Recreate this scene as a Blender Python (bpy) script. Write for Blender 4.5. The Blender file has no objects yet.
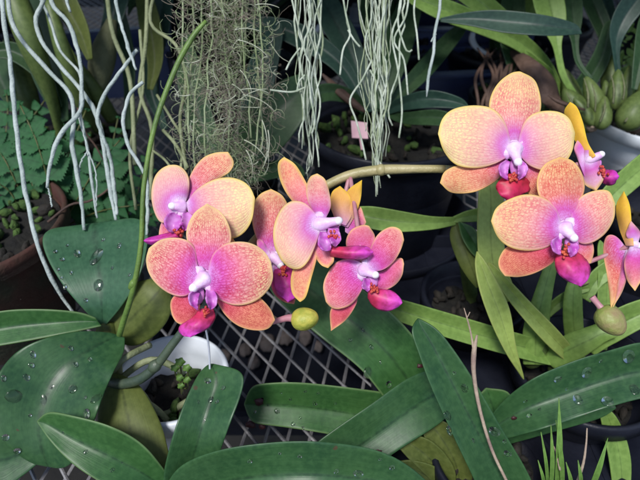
import bpy, math, random
from mathutils import Vector, Matrix, noise
S = bpy.context.scene
COL = S.collection
R = math.radians
random.seed(7)
# ---------------------------------------------------------------- camera
F = 320 / math.tan(R(30)); CAMZ = 1.22; PITCH = 38
cd = bpy.data.cameras.new('camera'); cam = bpy.data.objects.new('camera', cd); COL.objects.link(cam)
cd.sensor_width = 36; cd.angle = R(60); cd.clip_start = .01; cd.clip_end = 100
cam.location = (0, 0, CAMZ); cam.rotation_euler = (R(90 - PITCH), 0, 0)
cd.dof.use_dof = True; cd.dof.focus_distance = .36; cd.dof.aperture_fstop = 11
S.camera = cam
# ---------------------------------------------------------------- light
SUN_EL, SUN_AZ = 58, 205      # azimuth from north (+y), clockwise: behind the camera, a little left
w = bpy.data.worlds.new('World'); S.world = w; w.use_nodes = True
nt = w.node_tree; bg = nt.nodes['Background']; sk = nt.nodes.new('ShaderNodeTexSky')
sk.sky_type = 'NISHITA'; sk.sun_disc = False; sk.sun_elevation = R(SUN_EL); sk.sun_rotation = R(SUN_AZ)
nt.links.new(sk.outputs[0], bg.inputs[0]); bg.inputs[1].default_value = .12
sd = bpy.data.lights.new('sun', 'SUN'); sun = bpy.data.objects.new('sun', sd); COL.objects.link(sun)
sd.energy = 2.8; sd.angle = R(14); sd.color = (1, .98, .95)
dirv = Vector((math.sin(R(SUN_AZ)) * math.cos(R(SUN_EL)), math.cos(R(SUN_AZ)) * math.cos(R(SUN_EL)), math.sin(R(SUN_EL))))
sun.rotation_euler = dirv.to_track_quat('Z', 'Y').to_euler(); sun.location = (0, -1, 4)
S.view_settings.view_transform = 'Standard'; S.view_settings.look = 'None'
S.view_settings.exposure = .28; S.view_settings.gamma = 1
# ---------------------------------------------------------------- helpers
cp, sp = math.cos(R(PITCH)), math.sin(R(PITCH))
FWD = Vector((0, cp, -sp)); UP = Vector((0, sp, cp)); RT = Vector((1, 0, 0)); CAM = Vector((0, 0, CAMZ))
def P(x, y, d): return CAM + (FWD + RT * ((x - 320) / F) - UP * ((y - 240) / F)) * d
def PZ(x, y, z):
    v = P(x, y, 1) - CAM
    return CAM + v * ((z - CAMZ) / v.z)
def cr(pts, n):
    """Catmull-Rom through tuples, n samples, spaced by arc length of the first two coordinates"""
    m = len(pts); out = []
    if m == 2: pts = [pts[0], tuple((a + b) / 2 for a, b in zip(*pts)), pts[1]]; m = 3
    e = [tuple(2 * a - b for a, b in zip(pts[0], pts[1]))] + list(pts) + [tuple(2 * a - b for a, b in zip(pts[-1], pts[-2]))]
    for i in range(m - 1):
        p0, p1, p2, p3 = e[i:i + 4]
        for k in range(14):
            t = k / 14
            out.append(tuple(.5 * (2 * b + (c - a) * t + (2 * a - 5 * b + 4 * c - d) * t * t + (3 * b - a - 3 * c + d) * t ** 3) for a, b, c, d in zip(p0, p1, p2, p3)))
    out.append(tuple(pts[-1]))
    L = [0]
    for a, b in zip(out, out[1:]): L.append(L[-1] + math.dist(a[:3], b[:3]) + 1e-9)
    res = []; j = 0
    for i in range(n):
        s = L[-1] * i / (n - 1)
        while j < len(L) - 2 and L[j + 1] < s: j += 1
        t = (s - L[j]) / (L[j + 1] - L[j]); t = min(max(t, 0), 1)
        res.append(tuple(a + (b - a) * t for a, b in zip(out[j], out[j + 1])))
    return res
OFF = {}
class MB:
    def __init__(s): s.v = []; s.f = []; s.mi = []; s.a = []; s.c = []
    def add(s, v, f, mi=0, a=None, c=None):
        o = len(s.v); s.v += [Vector(x) for x in v]; s.f += [tuple(i + o for i in q) for q in f]; s.mi += [mi] * len(f)
        s.a += a if a else [(0, 0, 0)] * len(v); s.c += c if c else [0] * len(v)
    def tube(s, pts, rad, n=8, mi=0, samples=None, raw=False):
        """pts world points; rad number or list"""
        if not hasattr(rad, '__len__'): rad = [rad] * len(pts)
        q = [tuple(p) + (r,) for p, r in zip(pts, rad)]
        if not raw: q = cr(q, samples or max(6, len(q) * 5))
        prev = None; vs = []; uv = []; m = len(q)
        nrm = Vector((.31, .2, .93)).normalized()
        for i in range(m):
            p = Vector(q[i][:3]); a = Vector(q[max(i - 1, 0)][:3]); b = Vector(q[min(i + 1, m - 1)][:3])
            t = (b - a).normalized()
            x = nrm - t * nrm.dot(t)
            if x.length < .05: x = t.orthogonal()
            x.normalize(); nrm = x; y = t.cross(x)
            for k in range(n):
                an = 2 * math.pi * k / n
                vs.append(p + (x * math.cos(an) + y * math.sin(an)) * q[i][3]); uv.append((k / n, i / (m - 1), 0))
        fs = [(i * n + k, i * n + (k + 1) % n, (i + 1) * n + (k + 1) % n, (i + 1) * n + k) for i in range(m - 1) for k in range(n)]
        fs += [tuple(range(n - 1, -1, -1)), tuple((m - 1) * n + k for k in range(n))]
        s.add(vs, fs, mi, uv)
    def ball(s, c, r, mi=0, n=12, m=8, axis=None, wob=0, seed=0, c2=0):
        """ellipsoid; r = 3-vector in frame whose z is axis"""
        if not hasattr(r, '__len__'): r = (r, r, r)
        M = (Vector(axis).to_track_quat('Z', 'Y').to_matrix() if axis is not None else Matrix.Identity(3))
        vs = []; uv = []
        for j in range(m + 1):
            th = math.pi * j / m
            for k in range(n):
                ph = 2 * math.pi * k / n
                d = Vector((math.sin(th) * math.cos(ph), math.sin(th) * math.sin(ph), math.cos(th)))
                f = 1 + wob * noise.noise(d * 1.7 + Vector((seed, 0, 0)))
                vs.append(Vector(c) + M @ Vector((d.x * r[0] * f, d.y * r[1] * f, d.z * r[2] * f))); uv.append((k / n, j / m, 0))
        fs = [(j * n + k, (j + 1) * n + k, (j + 1) * n + (k + 1) % n, j * n + (k + 1) % n) for j in range(m) for k in range(n)]
        s.add(vs, fs, mi, uv, [c2] * len(vs))
    def lathe(s, c, prof, n=48, mi=0, axis=None, wob=0):
        M = (Vector(axis).to_track_quat('Z', 'Y').to_matrix() if axis is not None else Matrix.Identity(3))
        m = len(prof); vs = []
        for r, z in prof:
            for k in range(n):
                a = 2 * math.pi * k / n
                vs.append(Vector(c) + M @ Vector((r * math.cos(a), r * math.sin(a), z)))
        fs = [(j * n + k, j * n + (k + 1) % n, (j + 1) * n + (k + 1) % n, (j + 1) * n + k) for j in range(m - 1) for k in range(n)]
        s.add(vs, fs, mi)
    def box(s, c, h, mi=0, rot=None):
        vs = []
        for x in (-1, 1):
            for y in (-1, 1):
                for z in (-1, 1):
                    v = Vector((x * h[0], y * h[1], z * h[2]))
                    if rot: v = rot @ v
                    vs.append(Vector(c) + v)
        s.add(vs, [(0, 1, 3, 2), (4, 6, 7, 5), (0, 4, 5, 1), (2, 3, 7, 6), (0, 2, 6, 4), (1, 5, 7, 3)], mi)
    def build(s, name, mats, parent=None, loc=None, solid=0, bevel=0, smooth=True, sub=0):
        if not isinstance(mats, (list, tuple)): mats = [mats]
        o_ = OFF[parent.name] if parent is not None else Vector(loc if loc is not None else (0, 0, 0))
        me = bpy.data.meshes.new(name); me.from_pydata([v - o_ for v in s.v], [], s.f)
        for m in mats: me.materials.append(m)
        me.polygons.foreach_set('material_index', s.mi)
        me.polygons.foreach_set('use_smooth', [smooth] * len(s.f))
        at = me.attributes.new('pv', 'FLOAT_VECTOR', 'POINT'); at.data.foreach_set('vector', [x for t in s.a for x in t])
        at = me.attributes.new('cen', 'FLOAT', 'POINT'); at.data.foreach_set('value', s.c)
        me.update()
        ob = bpy.data.objects.new(name, me); COL.objects.link(ob)
        if parent is not None: ob.parent = parent
        else: ob.location = o_
        OFF[ob.name] = o_
        if solid:
            md = ob.modifiers.new('thickness', 'SOLIDIFY'); md.thickness = solid; md.offset = 0
        if bevel:
            md = ob.modifiers.new('bevel', 'BEVEL'); md.width = bevel; md.segments = 2
        if sub:
            md = ob.modifiers.new('sub', 'SUBSURF'); md.levels = sub; md.render_levels = sub
        return ob
def tag(o, label, cat, group=None, kind=None):
    if label: o['label'] = label
    if cat: o['category'] = cat
    if group: o['group'] = group
    if kind: o['kind'] = kind
    return o
def thing(name, loc, label, cat, group=None):
    o = bpy.data.objects.new(name, None); COL.objects.link(o); o.location = loc; o.empty_display_size = .02
    OFF[o.name] = Vector(loc)
    return tag(o, label, cat, group)
# ---------------------------------------------------------------- materials
def mat(name, base=(.5, .5, .5), rough=.5, bump=0, bscale=200, var=0, vscale=30, c2=None, spec=.5, metal=0, trans=0):
    m = bpy.data.materials.new(name); m.use_nodes = True; n = m.node_tree.nodes; l = m.node_tree.links
    b = n['Principled BSDF']; b.inputs['Roughness'].default_value = rough; b.inputs['Metallic'].default_value = metal
    b.inputs['Specular IOR Level'].default_value = spec; b.inputs['Base Color'].default_value = (*base, 1)
    tc = n.new('ShaderNodeTexCoord')
    if c2 or var:
        no = n.new('ShaderNodeTexNoise'); no.inputs['Scale'].default_value = vscale; no.inputs['Detail'].default_value = 5
        l.new(tc.outputs['Object'], no.inputs['Vector'])
        rp = n.new('ShaderNodeValToRGB'); rp.color_ramp.elements[0].position = .35; rp.color_ramp.elements[1].position = .65
        c2 = c2 or tuple(min(1, x * (1 + var)) for x in base)
        rp.color_ramp.elements[0].color = (*base, 1); rp.color_ramp.elements[1].color = (*c2, 1)
        l.new(no.outputs['Fac'], rp.inputs[0]); l.new(rp.outputs[0], b.inputs['Base Color'])
    if bump:
        no2 = n.new('ShaderNodeTexNoise'); no2.inputs['Scale'].default_value = bscale; no2.inputs['Detail'].default_value = 4
        l.new(tc.outputs['Object'], no2.inputs['Vector'])
        bp = n.new('ShaderNodeBump'); bp.inputs['Strength'].default_value = bump; bp.inputs['Distance'].default_value = .002
        l.new(no2.outputs['Fac'], bp.inputs['Height']); l.new(bp.outputs[0], b.inputs['Normal'])
    return m
def nd(m, t, **kw):
    x = m.node_tree.nodes.new(t)
    for k, v in kw.items():
        if hasattr(x, k): setattr(x, k, v)
        else: x.inputs[k].default_value = v
    return x
def math_(m, op, a, b=None, c=None):
    x = m.node_tree.nodes.new('ShaderNodeMath'); x.operation = op
    for i, q in enumerate((a, b, c)):
        if q is None: continue
        if isinstance(q, (int, float)): x.inputs[i].default_value = q
        else: m.node_tree.links.new(q, x.inputs[i])
    return x.outputs[0]
def mixc(m, f, a, b, mode='MIX'):
    x = m.node_tree.nodes.new('ShaderNodeMix'); x.data_type = 'RGBA'; x.blend_type = mode
    for i, q in ((0, f), (6, a), (7, b)):
        if isinstance(q, (int, float)): x.inputs[i].default_value = q
        elif isinstance(q, tuple): x.inputs[i].default_value = (*q, 1)
        else: m.node_tree.links.new(q, x.inputs[i])
    return x.outputs[2]
def leafmat(name, c1, c2, rough=.34, trans=.12, edge=None, spots=0, tint=None, coat=.0):
    """c1 main, c2 variation; pv = (u,v,edge)"""
    m = mat(name, c1, rough); L = m.node_tree.links; b = m.node_tree.nodes['Principled BSDF']
    pv = nd(m, 'ShaderNodeAttribute', attribute_name='pv'); sx = nd(m, 'ShaderNodeSeparateXYZ'); L.new(pv.outputs['Vector'], sx.inputs[0])
    u, v, e = sx.outputs
    tc = nd(m, 'ShaderNodeTexCoord')
    n1 = nd(m, 'ShaderNodeTexNoise', Scale=26., Detail=4.); L.new(tc.outputs['Object'], n1.inputs['Vector'])
    col = mixc(m, math_(m, 'SMOOTHSTEP', n1.outputs['Fac'], .35, .68) if False else math_(m, 'MULTIPLY_ADD', n1.outputs['Fac'], 2.6, -.8), c1, c2)
    col = mixc(m, 1.0, col, (1, 1, 1), 'MULTIPLY')
    # fine streaks along the blade
    cb = nd(m, 'ShaderNodeCombineXYZ'); L.new(math_(m, 'MULTIPLY', u, 22), cb.inputs[0]); L.new(math_(m, 'MULTIPLY', v, 3), cb.inputs[1])
    n2 = nd(m, 'ShaderNodeTexNoise', Scale=1., Detail=2.); L.new(cb.outputs[0], n2.inputs['Vector'])
    col = mixc(m, math_(m, 'MULTIPLY_ADD', n2.outputs['Fac'], .9, -.3), col, tuple(x * .72 for x in c1))
    # midrib
    mr = math_(m, 'MAXIMUM', math_(m, 'SUBTRACT', 1, math_(m, 'MULTIPLY', math_(m, 'ABSOLUTE', u), 11)), 0)
    col = mixc(m, math_(m, 'MULTIPLY', mr, .75), col, tuple(x * .45 for x in c1))
    # fine mottling
    n3 = nd(m, 'ShaderNodeTexNoise', Scale=260., Detail=2.); L.new(tc.outputs['Object'], n3.inputs['Vector'])
    col = mixc(m, math_(m, 'MULTIPLY_ADD', n3.outputs['Fac'], 1.2, -.45), col, tuple(min(1, x * 1.35 + .01) for x in c2))
    if edge:
        ef = math_(m, 'MAXIMUM', math_(m, 'SUBTRACT', 1, math_(m, 'MULTIPLY', e, 7)), 0)
        col = mixc(m, math_(m, 'MULTIPLY', ef, .8), col, edge)
    if spots:
        vo = nd(m, 'ShaderNodeTexVoronoi', Scale=70.); L.new(tc.outputs['Object'], vo.inputs['Vector'])
        sf = math_(m, 'LESS_THAN', vo.outputs['Distance'], spots)
        n4 = nd(m, 'ShaderNodeTexNoise', Scale=14.); L.new(tc.outputs['Object'], n4.inputs['Vector'])
        sf = math_(m, 'MULTIPLY', sf, math_(m, 'GREATER_THAN', n4.outputs['Fac'], .55))
        col = mixc(m, math_(m, 'MULTIPLY', sf, .75), col, (.09, .05, .03))
    b.inputs['Specular IOR Level'].default_value = .45
    L.new(col, b.inputs['Base Color'])
    hh = math_(m, 'ADD', math_(m, 'MULTIPLY', n2.outputs['Fac'], .12), math_(m, 'MULTIPLY', n3.outputs['Fac'], .12))
    bp = nd(m, 'ShaderNodeBump', Strength=.5, Distance=.0012); L.new(hh, bp.inputs['Height'])
    L.new(bp.outputs[0], b.inputs['Normal'])
    L.new(math_(m, 'MULTIPLY_ADD', n1.outputs['Fac'], .1, rough), b.inputs['Roughness'])
    if trans:
        tr = nd(m, 'ShaderNodeBsdfTranslucent'); L.new(mixc(m, .5, col, (c2[0] * 2, c2[1] * 2, c2[2])), tr.inputs[0])
        mx = nd(m, 'ShaderNodeMixShader', Fac=trans); L.new(b.outputs[0], mx.inputs[1]); L.new(tr.outputs[0], mx.inputs[2])
        L.new(mx.outputs[0], m.node_tree.nodes['Material Output'].inputs[0])
    return m
def petalmat(name, mid, outer, rim, vein, vs=.7, heart=(.70, .14, .56), cenw=1.0, rimw=.16, nu=10):
    m = mat(name, mid, .55); L = m.node_tree.links; b = m.node_tree.nodes['Principled BSDF']
    pv = nd(m, 'ShaderNodeAttribute', attribute_name='pv'); sx = nd(m, 'ShaderNodeSeparateXYZ'); L.new(pv.outputs['Vector'], sx.inputs[0])
    u, v, e = sx.outputs
    cn = nd(m, 'ShaderNodeAttribute', attribute_name='cen')
    tc = nd(m, 'ShaderNodeTexCoord')
    n1 = nd(m, 'ShaderNodeTexNoise', Scale=130., Detail=3.); L.new(tc.outputs['Object'], n1.inputs['Vector'])
    n0 = nd(m, 'ShaderNodeTexNoise', Scale=45., Detail=2.); L.new(tc.outputs['Object'], n0.inputs['Vector'])
    cc = math_(m, 'ADD', cn.outputs['Fac'], math_(m, 'MULTIPLY_ADD', n0.outputs['Fac'], .3, -.15))
    rp = nd(m, 'ShaderNodeValToRGB'); r = rp.color_ramp
    r.elements[0].position = .10; r.elements[0].color = (.84, .66, .90, 1)
    r.elements[1].position = 1.0; r.elements[1].color = (*outer, 1)
    for p, c in ((.18, (.74, .34, .76)), (.29 * cenw, heart), (.44 * cenw, tuple(.5 * h + .5 * q for h, q in zip(heart, mid))), (.60, mid), (.80, tuple(.5 * (a + b_) for a, b_ in zip(mid, outer)))):
        k = r.elements.new(p); k.color = (*c, 1)
    L.new(cc, rp.inputs[0]); col = rp.outputs[0]
    # veins: lines fanning from the base + a fine net
    ud = math_(m, 'ADD', math_(m, 'MULTIPLY', u, nu), math_(m, 'MULTIPLY', n1.outputs['Fac'], 1.0))
    ln = math_(m, 'ABSOLUTE', math_(m, 'SUBTRACT', math_(m, 'FRACT', ud), .5))
    ln = math_(m, 'SUBTRACT', 1, math_(m, 'MINIMUM', math_(m, 'MULTIPLY', ln, 3.8), 1))
    cb = nd(m, 'ShaderNodeCombineXYZ'); L.new(math_(m, 'MULTIPLY', u, nu), cb.inputs[0]); L.new(math_(m, 'MULTIPLY', v, 19), cb.inputs[1])
    vo = nd(m, 'ShaderNodeTexVoronoi', Scale=1.25, feature='DISTANCE_TO_EDGE'); L.new(cb.outputs[0], vo.inputs['Vector'])
    net = math_(m, 'SUBTRACT', 1, math_(m, 'MINIMUM', math_(m, 'MULTIPLY', vo.outputs['Distance'], 4), 1))
    n5 = nd(m, 'ShaderNodeTexNoise', Scale=520., Detail=2.); L.new(tc.outputs['Object'], n5.inputs['Vector'])
    sp_ = math_(m, 'MULTIPLY_ADD', n5.outputs['Fac'], 2.6, -.45)
    vf = math_(m, 'MAXIMUM', math_(m, 'MULTIPLY', ln, .9), net)
    vf = math_(m, 'MULTIPLY', vf, math_(m, 'MAXIMUM', math_(m, 'MINIMUM', sp_, 1), .3))
    vf = math_(m, 'MULTIPLY', vf, math_(m, 'MINIMUM', math_(m, 'MULTIPLY', e, 3), 1))
    vf = math_(m, 'MULTIPLY', vf, math_(m, 'MINIMUM', math_(m, 'MULTIPLY_ADD', n0.outputs['Fac'], 1.2, .25), 1))
    vf = math_(m, 'MULTIPLY', vf, vs)
    vcol = mixc(m, math_(m, 'MINIMUM', math_(m, 'MULTIPLY', cn.outputs['Fac'], 2.), 1), (.5, .06, .45), vein)
    col = mixc(m, vf, col, vcol)
    ef = math_(m, 'MAXIMUM', math_(m, 'SUBTRACT', 1, math_(m, 'DIVIDE', e, rimw)), 0)
    ef = math_(m, 'MULTIPLY', ef, math_(m, 'MINIMUM', math_(m, 'MULTIPLY', cn.outputs['Fac'], 1.3), 1))
    col = mixc(m, math_(m, 'MULTIPLY', ef, .68), col, rim)
    L.new(col, b.inputs['Base Color'])
    b.inputs['Specular IOR Level'].default_value = .25; b.inputs['Sheen Weight'].default_value = .15
    bp = nd(m, 'ShaderNodeBump', Strength=.35, Distance=.0006)
    L.new(math_(m, 'SUBTRACT', math_(m, 'MULTIPLY', n5.outputs['Fac'], .5), math_(m, 'MULTIPLY', ln, .5)), bp.inputs['Height']); L.new(bp.outputs[0], b.inputs['Normal'])
    tr = nd(m, 'ShaderNodeBsdfTranslucent'); L.new(col, tr.inputs[0])
    mx = nd(m, 'ShaderNodeMixShader', Fac=.22); L.new(b.outputs[0], mx.inputs[1]); L.new(tr.outputs[0], mx.inputs[2])
    L.new(mx.outputs[0], m.node_tree.nodes['Material Output'].inputs[0])
    return m
def lipmat(name, base, tip):
    m = mat(name, base, .5); L = m.node_tree.links; b = m.node_tree.nodes['Principled BSDF']
    pv = nd(m, 'ShaderNodeAttribute', attribute_name='pv'); sx = nd(m, 'ShaderNodeSeparateXYZ'); L.new(pv.outputs['Vector'], sx.inputs[0])
    tc = nd(m, 'ShaderNodeTexCoord'); n1 = nd(m, 'ShaderNodeTexNoise', Scale=300., Detail=2.); L.new(tc.outputs['Object'], n1.inputs['Vector'])
    f = math_(m, 'MULTIPLY_ADD', sx.outputs[1], 1.7, -.45)
    col = mixc(m, math_(m, 'MINIMUM', math_(m, 'MAXIMUM', f, 0), 1), base, tip)
    col = mixc(m, math_(m, 'MULTIPLY_ADD', n1.outputs['Fac'], 2.2, -.9), col, tuple(x * .5 for x in base))
    L.new(col, b.inputs['Base Color'])
    return m
M = {}
M['deep'] = leafmat('deep green leaf', (.020, .072, .028), (.042, .115, .036), .36, spots=.12)
M['blue'] = leafmat('sky tinted green leaf', (.024, .085, .042), (.042, .12, .056), .38, edge=(.06, .15, .07))  # blue sheen of the sky is put into the base colour
M['mid'] = leafmat('mid green leaf', (.022, .085, .022), (.045, .13, .032), .38, edge=(.13, .22, .08))
M['olive'] = leafmat('olive leaf underside', (.08, .11, .022), (.13, .16, .035), .5, .2)
M['lime'] = leafmat('yellow green leaf', (.29, .38, .09), (.38, .49, .13), .42, .25, edge=(.36, .42, .12))
M['lime2'] = leafmat('fresh green leaf', (.16, .28, .06), (.24, .37, .09), .42, .2)
M['far'] = leafmat('shade darkened leaf', (.018, .05, .018), (.035, .08, .028), .45, .1)  # leaf green darkened to stand for the shade at the back
M['farb'] = leafmat('shade darkened bluish leaf', (.014, .042, .032), (.028, .068, .045), .4, .1)  # also darkened, rear shade put into the colour
M['bulb'] = leafmat('pseudobulb skin', (.06, .10, .025), (.12, .165, .045), .45, 0)
M['husk'] = mat('papery grey green husk', (.11, .12, .06), .7, .6, 300, c2=(.17, .18, .09), vscale=60)
M['brown'] = mat('brown dry leaf', (.05, .028, .022), .75, .6, 200, c2=(.12, .07, .05), vscale=40)
M['root'] = mat('silvery aerial root', (.30, .36, .34), .75, .5, 500, c2=(.46, .52, .50), vscale=90)
M['rootg'] = mat('greenish old root', (.16, .19, .09), .7, .5, 400, c2=(.26, .29, .16), vscale=70)
M['rootf'] = mat('thin pale root', (.28, .34, .24), .75, .4, 500, c2=(.50, .55, .46), vscale=120)
M['rootm'] = mat('greenish thin root', (.24, .30, .17), .75, .4, 500, c2=(.36, .42, .28), vscale=120)
M['moss'] = mat('grey green moss strand', (.20, .26, .12), .8, c2=(.34, .40, .24), vscale=25)
M['mossl'] = mat('pale moss strand', (.40, .43, .30), .8, c2=(.5, .53, .42), vscale=25)
M['mossd'] = mat('dead moss strand', (.13, .12, .09), .85, c2=(.24, .2, .16), vscale=25)
M['fern'] = leafmat('fern leaf', (.010, .075, .022), (.018, .11, .028), .65, .15)
M['spike'] = mat('tan flower stem', (.33, .29, .13), .45, .3, 300, c2=(.43, .37, .19), vscale=60)
M['spiked'] = mat('dark green flower stem', (.04, .065, .045), .45, .3, 300, c2=(.075, .1, .06), vscale=60)
M['spikeg'] = mat('green flower stem', (.09, .16, .035), .5, .3, 300, c2=(.15, .25, .05), vscale=50)
M['spikep'] = mat('purplish green stem', (.24, .26, .10), .45, .2, 300, c2=(.3, .22, .14), vscale=70)
M['ped'] = mat('pink flower stalk', (.42, .16, .20), .45, c2=(.5, .26, .3), vscale=80)
M['black'] = mat('black pot plastic', (.005, .006, .012), .45, .3, 120, c2=(.014, .016, .026), vscale=20, spec=.3)
M['navy'] = mat('dark blue grey plastic', (.03, .045, .12), .42, .3, 120, c2=(.06, .08, .17), vscale=15)
M['white'] = mat('white pot plastic', (.72, .76, .82), .4, .15, 90, c2=(.6, .65, .7), vscale=25)
M['terra'] = mat('mossy terracotta', (.06, .02, .014), .85, .7, 150, c2=(.022, .032, .016), vscale=22)
M['soil'] = mat('dark potting bark', (.005, .005, .005), .9, 1, 200, c2=(.013, .012, .009), vscale=120)
M['chip'] = mat('bark chips', (.009, .008, .006), .85, .8, 300, c2=(.028, .022, .016), vscale=90)
M['smoss'] = mat('living green moss', (.03, .07, .012), .9, 1, 400, c2=(.07, .13, .025), vscale=150)
M['steel'] = mat('weathered galvanised wire', (.20, .19, .20), .5, .4, 300, c2=(.36, .35, .35), vscale=60, metal=.3)
M['frame'] = mat('dark bench frame', (.06, .06, .06), .5, .3, 200, metal=.5)
M['ground'] = mat('dark damp earth', (.010, .009, .008), .9, 1, 60, c2=(.025, .022, .018), vscale=12)
M['pebble'] = mat('pale pebbles', (.09, .075, .07), .8, .4, 90, c2=(.18, .14, .13), vscale=30)
M['pink'] = mat('faded pink plastic tag', (.62, .36, .42), .5, .1, 200, c2=(.7, .45, .5), vscale=60)
M['grass'] = leafmat('grass blade', (.13, .27, .05), (.2, .36, .08), .45, .25)
M['straw'] = mat('dry straw stalk', (.42, .33, .24), .7, .4, 400, c2=(.25, .17, .14), vscale=70)
M['petiole'] = mat('fern stalk', (.09, .1, .03), .6)
M['wire'] = mat('white hanger wire', (.5, .52, .58), .4)
M['drop'] = mat('water', (1, 1, 1), .07); _b = M['drop'].node_tree.nodes['Principled BSDF']; _b.inputs['Transmission Weight'].default_value = 1; _b.inputs['IOR'].default_value = 1.33
M['scar'] = mat('dark red rot scar', (.05, .012, .015), .5, .5, 300)
M['colw'] = mat('flower column', (.72, .40, .72), .5, .3, 300, c2=(.84, .66, .88), vscale=160)
M['colt'] = mat('white anther cap', (.86, .82, .88), .35)
M['lipside'] = mat('magenta side lobe', (.45, .06, .40), .4, c2=(.62, .25, .60), vscale=160)
M['callus'] = mat('spotted orange callus', (.62, .12, .05), .55, .5, 500, c2=(.42, .01, .04), vscale=300)
M['lipR'] = lipmat('red to magenta lip', (.58, .03, .10), (.70, .07, .56))
M['lipM'] = lipmat('magenta lip', (.55, .03, .22), (.62, .05, .52))
M['lipC'] = lipmat('crimson lip', (.55, .02, .05), (.55, .02, .14))
M['budy'] = mat('yellow green bud', (.56, .48, .08), .5, .4, 300, c2=(.30, .34, .05), vscale=130)
M['budb'] = mat('brown green bud', (.25, .32, .07), .5, .4, 300, c2=(.30, .23, .11), vscale=110)
# petal colours
YEL = (.80, .52, .10)
M['pA'] = petalmat('cream yellow petal', (.90, .60, .44), (.93, .78, .38), (.88, .64, .10), (.78, .20, .28), .62, rimw=.22, cenw=.85, heart=(.74, .22, .58))
M['pB'] = petalmat('pink red petal', (.86, .32, .40), (.90, .62, .34), (.90, .66, .26), (.60, .02, .09), 1.0, heart=(.74, .10, .50), cenw=1.15)
M['pBs'] = petalmat('red veined sepal', (.76, .13, .18), (.80, .30, .17), (.86, .60, .22), (.46, .01, .03), .9, heart=(.70, .05, .30))
M['pC'] = petalmat('orange pink petal', (.88, .38, .38), (.90, .58, .32), (.9, .62, .14), (.66, .05, .08), .9, nu=8)
M['pCs'] = petalmat('coral sepal', (.90, .36, .36), (.92, .52, .28), (.95, .70, .08), (.72, .05, .08), .8, rimw=.26, nu=8)
M['pD'] = petalmat('apricot petal', (.90, .52, .42), (.91, .66, .32), (.9, .62, .10), (.74, .10, .16), .85, nu=9, cenw=.9)
M['pDs'] = petalmat('orange red sepal', (.86, .36, .28), (.88, .54, .26), (.9, .58, .14), (.64, .05, .05), .95, nu=8)
M['pE'] = petalmat('rose petal', (.86, .28, .38), (.90, .52, .32), (.92, .64, .16), (.64, .03, .1), .9, heart=(.76, .10, .50), nu=9)
M['pY'] = petalmat('yellow petal underside', (.88, .50, .14), (.90, .56, .05), (.93, .64, .03), (.7, .25, .05), .4, heart=(.75, .4, .5))
M['pV'] = petalmat('lilac petal edge on', (.78, .44, .66), (.86, .54, .36), (.92, .64, .04), (.7, .2, .25), .5, rimw=.3)
# ---------------------------------------------------------------- blade builders (outline in picture angles, each vertex at its own distance)
def pdist(x, y, poly):
    best = 1e9
    for (ax, ay), (bx, by) in zip(poly, poly[1:]):
        dx, dy = bx - ax, by - ay; q = dx * dx + dy * dy
        t = 0 if q == 0 else max(0, min(1, ((x - ax) * dx + (y - ay) * dy) / q))
        best = min(best, math.hypot(x - ax - dx * t, y - ay - dy * t))
    return best
def loft(mb, Lp, Rp, D, n=30, k=12, cup=0, fold=0, across=0, bow=0, wave=0, nz=0, edgew=None, cen=None, crad=60, gx=0, gy=0, mi=0, seed=0, wl=4, nf=.045, fe=1.3):
    """Lp, Rp: outlines from base to tip; D: distances along it (metres). cup/fold/bow/wave: in px of depth"""
    a = cr([tuple(map(float, p)) for p in Lp], n); b = cr([tuple(map(float, p)) for p in Rp], n)
    dd = cr([(float(i), float(x)) for i, x in enumerate(D)], n) if len(D) > 1 else [(0, D[0])] * n
    poly = [p[:2] for p in a] + [p[:2] for p in reversed(b)]
    wmax = max(math.dist(p[:2], q[:2]) for p, q in zip(a, b)) / 2
    vs = []; at = []; ce = []; px = []
    for i in range(n):
        t = i / (n - 1); d0 = dd[i][1]
        wl_ = math.dist(a[i][:2], b[i][:2]) / 2
        for j in range(k + 1):
            # cosine spacing toward the rims
            s = j / k; u = 2 * s - 1; u = math.copysign(abs(u) ** .85, u); s = (u + 1) / 2
            x = a[i][0] + (b[i][0] - a[i][0]) * s; y = a[i][1] + (b[i][1] - a[i][1]) * s
            h = 0
            h += cup * (u * u) * (wl_ / wmax)                       # + = rims away from the viewer
            h -= fold * abs(u) ** fe * (wl_ / wmax)                # + = rims towards the viewer, keel away
            h += bow * (4 * t * (1 - t)) * -1
            h += across * u * (wl_ / wmax)
            h += wave * math.sin(t * wl * 2 * math.pi + seed + (1.7 if u > 0 else 0)) * abs(u) ** 2.5 * min(1, 4 * t, 4 * (1 - t) + .2)
            h += nz * noise.noise(Vector((x * nf + seed, y * nf, seed * 3.1))) * 2
            s_ = d0 / F
            d = d0 + h * s_
            if cen: d += (gx * (x - cen[0]) + gy * (y - cen[1])) * s_
            vs.append(P(x, y, d)); px.append((x, y))
            e = pdist(x, y, poly)
            if j in (0, k): e = 0
            at.append((u, t, min(1, e / (edgew or wmax))))
            ce.append(min(2, math.dist((x, y), cen) / crad) if cen else 0)
    K = k + 1
    fs = [(i * K + j, i * K + j + 1, (i + 1) * K + j + 1, (i + 1) * K + j) for i in range(n - 1) for j in range(k)]
    mb.add(vs, fs, mi, at, ce)
    return px, vs, K
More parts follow.
